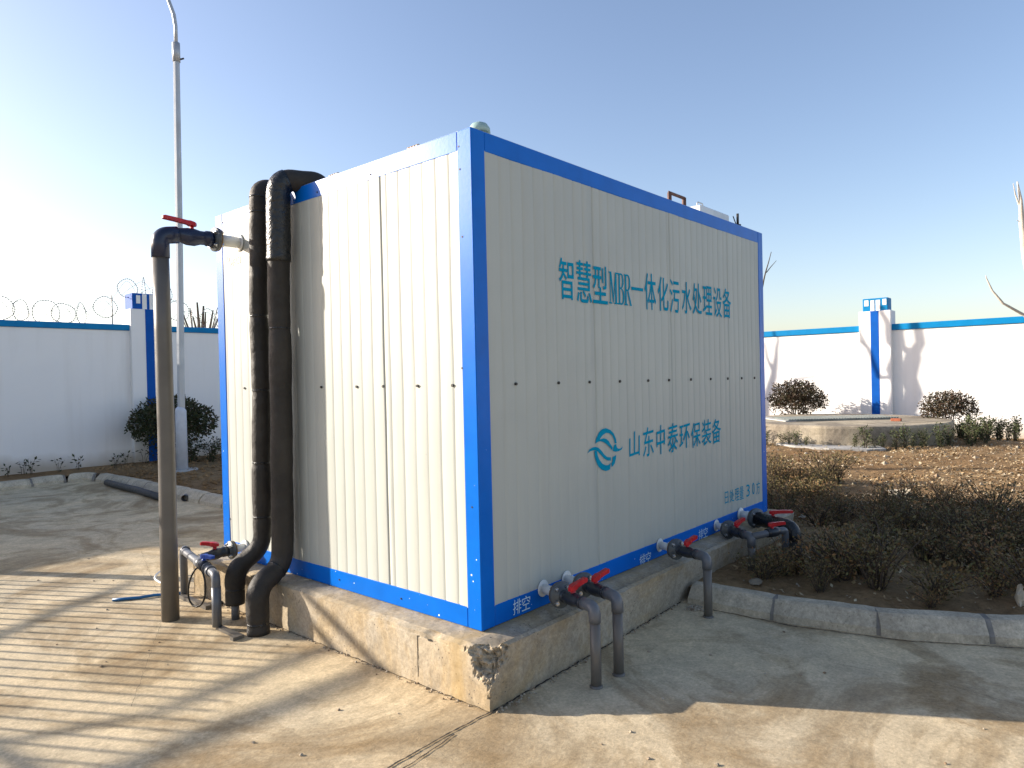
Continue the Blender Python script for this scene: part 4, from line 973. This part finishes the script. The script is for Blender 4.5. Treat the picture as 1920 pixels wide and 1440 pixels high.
for i, (x, y, s, sq, lb) in enumerate(((6.2, -0.57, 0.12, (1.3, 1, .7), "pale crumbled lump of mortar on the sunlit soil"), (5.75, -1.35, 0.085, (1, 1, 1), "yellowish block of stone at the edge of the container's shadow"), (2.72, -1.95, 0.055, (1.2, .6, 1.3), "pointed grey stone behind the near kerb"), (2.22, -0.50, 0.045, (1.5, .9, .4), "small flat stone beside the bush at the plinth"), (5.6, -0.35, 0.08, (1.8, .8, .35), "dark flat stone at the edge of the container's shadow"))):
    tag(MB().ico((x, y, gh(x, y) + s * sq[2] * 0.45), s, sq, 0.7, 2, i + 2).build("rock", M_ROCK if i < 3 else M_EARTH), lb, "rock")

# ------------------------------------------------------------------ concrete well with grate
wl_ = thing("concrete_well", "low round weathered concrete well cover in front of the sunlit wall", "well", (12.55, 1.9, 0.1))
def ringpts(r0, z, n, seed, jz=0.0, jr=0.006):
    return [(12.45 + (r0 + jr * noise.noise(Vector((cos(2*pi*k/n) * 3, sin(2*pi*k/n) * 3, z * 6 + seed)))) * cos(2*pi*k/n), 1.78 + (r0 + jr * noise.noise(Vector((cos(2*pi*k/n) * 3, sin(2*pi*k/n) * 3, z * 6 + seed)))) * sin(2*pi*k/n), z) for k in range(n)]
n = 96; vs = []; fs = []
levels = [(1.90, -0.02), (1.90, 0.12), (1.90, 0.25), (1.90, 0.38), (1.90, 0.50), (1.885, 0.535), (1.86, 0.548), (1.2, 0.552), (0.4, 0.555)]
for r0, z in levels: vs += ringpts(r0, z, n, 1, jr=0.03)
for j in range(len(levels) - 1):
    for k in range(n): fs.append((j*n+k, j*n+(k+1)%n, (j+1)*n+(k+1)%n, (j+1)*n+k))
fs.append(tuple((len(levels)-1)*n + k for k in range(n)))
MB().add(vs, fs).build("ring_wall", M_WELL, wl_)
gr = MB()
ang = radians(-49)
def gp(u, v, z): return (12.35 + u * cos(ang) - v * sin(ang), 1.85 + u * sin(ang) + v * cos(ang), z)
gv = [gp(u, v, z) for z in (0.556, 0.585) for u, v in ((-1.15, -0.42), (1.0, -0.42), (1.0, 0.42), (-1.15, 0.42))]
gr.add(gv, [(3,2,1,0),(4,5,6,7),(0,1,5,4),(1,2,6,5),(2,3,7,6),(3,0,4,7)])
for k in range(40):
    u = -1.13 + k * 0.054; a = [gp(u + du, v, z) for z in (0.584, 0.60) for du, v in ((0, -.41), (.028, -.41), (.028, .41), (0, .41))]
    gr.add(a, [(3,2,1,0),(4,5,6,7),(0,1,5,4),(1,2,6,5),(2,3,7,6),(3,0,4,7)])
gr.build("grate", M_GRATE, wl_)
tag(MB().box((12.10, 0.66, 0.553), (12.20, 0.83, 0.605), 0.006).build("brick", M_BRICK), "red brick lying on the concrete well cover beside the grate", "brick")
pl = MB(); px_ = [(10.35, 2.35), (10.05, 1.9), (9.95, 1.3), (10.1, .75), (10.5, .55), (10.85, .75), (10.75, 1.3), (10.7, 1.9), (10.8, 2.3)]
pl.add([(x, y, gh(x, y) + 0.035) for x, y in px_] + [(x, y, 0.1) for x, y in px_], [tuple(range(8, -1, -1))] + [(i, (i + 1) % 9, 9 + (i + 1) % 9, 9 + i) for i in range(9)])
tag(pl.build("mortar_slab", M_SLAB), "thin pale sheet of spilled mortar at the foot of the well cover", "mortar slab")
bd = MB().obox((12.2, 3.35, 0.57), (11.3, 2.4, 0.565), 0.22, 0.02)
tag(bd.build("plank", M_WPVC if False else simple("grey_board", (0.42, 0.41, 0.39), 0.8)), "pale board lying on the left side of the well cover", "board")

# ------------------------------------------------------------------ bare trees
def tree(name, label, limbs, mat, trunk, group=None):
    t = thing(name, label, "tree", trunk[0][:3], group)
    MB().tube([p[:3] for p in trunk], [p[3] for p in trunk], 12).build("trunk", mat, t)
    for lb in limbs:
        P = [Vector(p[:3]) for p in lb]; m = MB()
        Q = []; R = []
        for i in range(len(P) - 1):
            for k in range(6):
                f = k / 6; q = P[i].lerp(P[i + 1], f); q += Vector((noise.noise(q * 3), noise.noise(q * 3 + Vector((5, 0, 0))), noise.noise(q * 3 + Vector((0, 5, 0))))) * 0.012
                Q.append(q); R.append(lb[i][3] * (1 - f) + lb[i + 1][3] * f)
        Q.append(P[-1]); R.append(lb[-1][3])
        m.tube(Q, R, 8).build("branch", mat, t)
    return t
# behind the container; its crown throws the shadows on the sunlit wall
def up(y, z, t):   # a point that casts its shadow on the wall plane at height z, t metres towards the sun
    return (XB - 0.5 * t * 0.948 / 0.948, y + 0.866 * t, z + 0.3346 * t)
def upl(L, t): return [(*up(y, z, t), r) for y, z, r in L]
tb = 6.2
trk = [(XB - 3.1, 1.15 + 5.37, 0.05, 0.12)] + upl([(1.12, 0.0, 0.10), (1.17, 0.45, 0.085), (1.00, 1.0, 0.10), (1.12, 1.4, 0.105), (0.98, 1.85, 0.085)], tb)
lim = [upl([(0.98, 1.85, 0.07), (0.86, 2.1, 0.06), (0.90, 2.5, 0.055), (1.0, 2.75, 0.03)], tb), upl([(1.02, 1.8, 0.06), (1.22, 2.05, 0.05), (1.25, 2.45, 0.045), (1.45, 2.9, 0.03)], tb),
       upl([(1.15, 0.42, 0.03), (0.9, 0.5, 0.022), (0.6, 0.48, 0.018), (0.3, 0.58, 0.012)], tb), upl([(1.1, 1.3, 0.035), (1.45, 1.25, 0.03), (1.65, 1.9, 0.03), (1.85, 2.3, 0.02), (1.95, 2.75, 0.012)], tb), upl([(1.65, 1.9, 0.02), (1.95, 2.25, 0.012), (2.1, 2.2, 0.008)], tb)]
tree("bare_tree", "bare crooked tree behind the container whose shadow falls on the sunlit wall", lim, M_BARK, trk, "bare trees around the yard")
tb2 = 5.4
trk2 = [(XB - 2.7, 4.35 + 4.68, 0.05, 0.07)] + upl([(4.35, 0.0, 0.06), (4.3, 0.8, 0.05), (4.1, 1.4, 0.045), (4.02, 1.9, 0.03)], tb2)
lim2 = [upl([(4.25, 0.95, 0.03), (3.9, 1.15, 0.02), (3.5, 1.35, 0.016), (3.0, 1.40, 0.008)], tb2), upl([(4.1, 1.5, 0.03), (4.25, 1.9, 0.02), (4.3, 2.3, 0.012)], tb2), upl([(4.02, 1.9, 0.03), (3.98, 2.3, 0.02), (4.02, 2.8, 0.01)], tb2), upl([(4.15, 1.2, 0.02), (3.95, 0.9, 0.015), (3.75, 0.5, 0.01)], tb2),
        ]
tree("bare_tree", "slim bare tree behind the container, farther from the blue wall stripe", lim2, M_TWIG, trk2, "bare trees around the yard")
tree("bare_sapling", "dark bare sapling whose forked twigs show past the far right edge of the container",
     [[(12.32, 3.45, 2.6, 0.016), (12.36, 3.38, 3.11, 0.018), (12.46, 3.27, 3.68, 0.013), (12.54, 3.18, 4.11, 0.006)], [(12.47, 3.26, 3.66, 0.010), (12.54, 3.18, 3.80, 0.008), (12.61, 3.10, 3.92, 0.004)]], M_TWIG,
     [(12.2, 3.75, 0.05, 0.028), (12.25, 3.65, 1.2, 0.024), (12.32, 3.45, 2.6, 0.018)], "bare trees around the yard")
trk3 = [(9.15, -2.05, 0.05, 0.10), (8.95, -1.82, 1.4, 0.09), (8.78, -1.62, 2.5, 0.07), (8.68, -1.535, 2.96, 0.05), (8.65, -1.50, 3.37, 0.034), (8.65, -1.49, 3.68, 0.022), (8.62, -1.46, 3.92, 0.008)]
lim3 = [[(8.9, -1.78, 1.7, 0.04), (8.75, -1.62, 2.02, 0.026), (8.64, -1.51, 2.19, 0.020), (8.46, -1.30, 2.35, 0.015), (8.38, -1.20, 2.52, 0.012), (8.33, -1.14, 2.72, 0.005)], [(8.65, -1.495, 3.55, 0.012), (8.60, -1.44, 3.75, 0.008), (8.585, -1.42, 3.90, 0.003)],
        [(8.7, -1.55, 3.0, 0.04), (8.95, -1.85, 3.6, 0.03), (9.1, -2.0, 4.4, 0.012)], [(8.66, -1.50, 3.4, 0.008), (8.6, -1.45, 3.42, 0.003)]]
tree("bare_tree", "pale-barked leafless tree at the right edge of the picture", lim3, M_PBARK, trk3, "bare trees around the yard")
# stumps beyond the shaded wall
r = random.Random(8); st = thing("pollarded_tree", "dark pollarded stubs of a tree rising behind the shaded wall next to the lamp post", "tree", (4.95, 13.5, 0), "bare trees around the yard")
MB().tube([(4.95, 13.5, 0), (4.93, 13.47, 1.2), (4.93, 13.47, 2.3)], [0.14, 0.11, 0.10], 10).build("trunk", M_BARK, st)
for (dx, zz, w2) in ((-.28, 3.22, .02), (-.18, 3.30, .018), (-.02, 3.42, .028), (.06, 3.34, .03), (.12, 3.20, .02), (.24, 3.24, .022), (.34, 3.18, .02), (-.10, 3.10, .02), (0.30, 3.30, .012), (-.33, 3.26, .01)):
    MB().tube([(4.93 + dx * .15, 13.47 - dx * .15, 2.3), (4.93 + dx * .7, 13.47 - dx * .6, 2.85), (4.93 + dx + r.uniform(-.03, .03), 13.47 - dx * .8, zz)], [w2 * 1.5, w2 * 1.2, w2 * .7], 7).build("branch", M_TWIG, st)

# tree outside the picture on the left whose limbs cross the pavement with their shadows
t_ = 6.3; ox, oy, oz = -0.5 * t_, 0.866 * t_, 0.3346 * t_
def sh(x, y, r, z=0): return (x + ox, y + oy, z + oz, r)
trk4 = [(-6.4, 6.0, 0, 0.16), (-6.35, 6.05, 0.9, 0.14), (-6.1, 6.1, 1.7, 0.12), (-6.3, 6.3, 2.6, 0.08), (-6.5, 6.6, 4.0, 0.04)]
lim4 = [[(-6.15, 6.1, 1.6, 0.06), (-5.6, 6.12, 2.0, 0.055), sh(-1.9, .70, 0.035), sh(-1.42, .66, 0.036), sh(-0.8, .64, 0.045), sh(-0.2, .60, 0.042), (-2.95, 6.32, 2.2, 0.03), (-2.8, 6.5, 2.3, 0.02)],
        [(-6.2, 6.2, 2.0, 0.04), (-5.2, 6.9, 2.1, 0.022), sh(-1.13, 1.04, 0.022), sh(-0.7, 1.06, 0.034), sh(-0.27, 1.07, 0.036), (-3.2, 6.6, 2.18, 0.03)],
        [(-6.3, 6.3, 2.6, 0.05), (-5.5, 7.2, 2.6, 0.04), sh(-1.9, 2.6, 0.02), sh(-1.33, 2.93, 0.028), sh(-0.57, 3.36, 0.026), sh(-0.3, 3.5, 0.015)]]
tree("bare_tree", "bare tree outside the picture on the left, its limbs shading the pavement", lim4, M_BARK, trk4, "bare trees around the yard")
# railing outside the picture on the left
rl = thing("steel_railing", "steel railing of thin upright bars standing outside the picture on the left", "railing", (-1.2, 5.2, 0))
A = Vector((-1.2, 5.2, 0)); D = Vector((-0.77, -0.64, 0)).normalized()
def hh(s): return 1.30 - 0.10 * min(1, s / 2.0)
MB().box((-1.245, 5.155, 0), (-1.155, 5.245, 1.30)).build("post", M_STEEL, rl)
for k in range(1, 34):
    s = 0.105 + k * 0.100; p = A + D * s; h_ = hh(s) + 0.06 * noise.noise(Vector((k * 0.7, 0, 0)))
    MB().obox(p + Vector((0, 0, 0.06)), p + Vector((0, 0, h_)), 0.014, 0.014, (1, 0, 0)).build("bar", M_STEEL, rl)
MB().obox(A + Vector((0, 0, 0.12)), A + D * 3.5 + Vector((0, 0, 0.12)), 0.03, 0.03).build("rail", M_STEEL, rl)
print("faces", sum(len(o.data.polygons) for o in bpy.data.objects if o.type == 'MESH'))
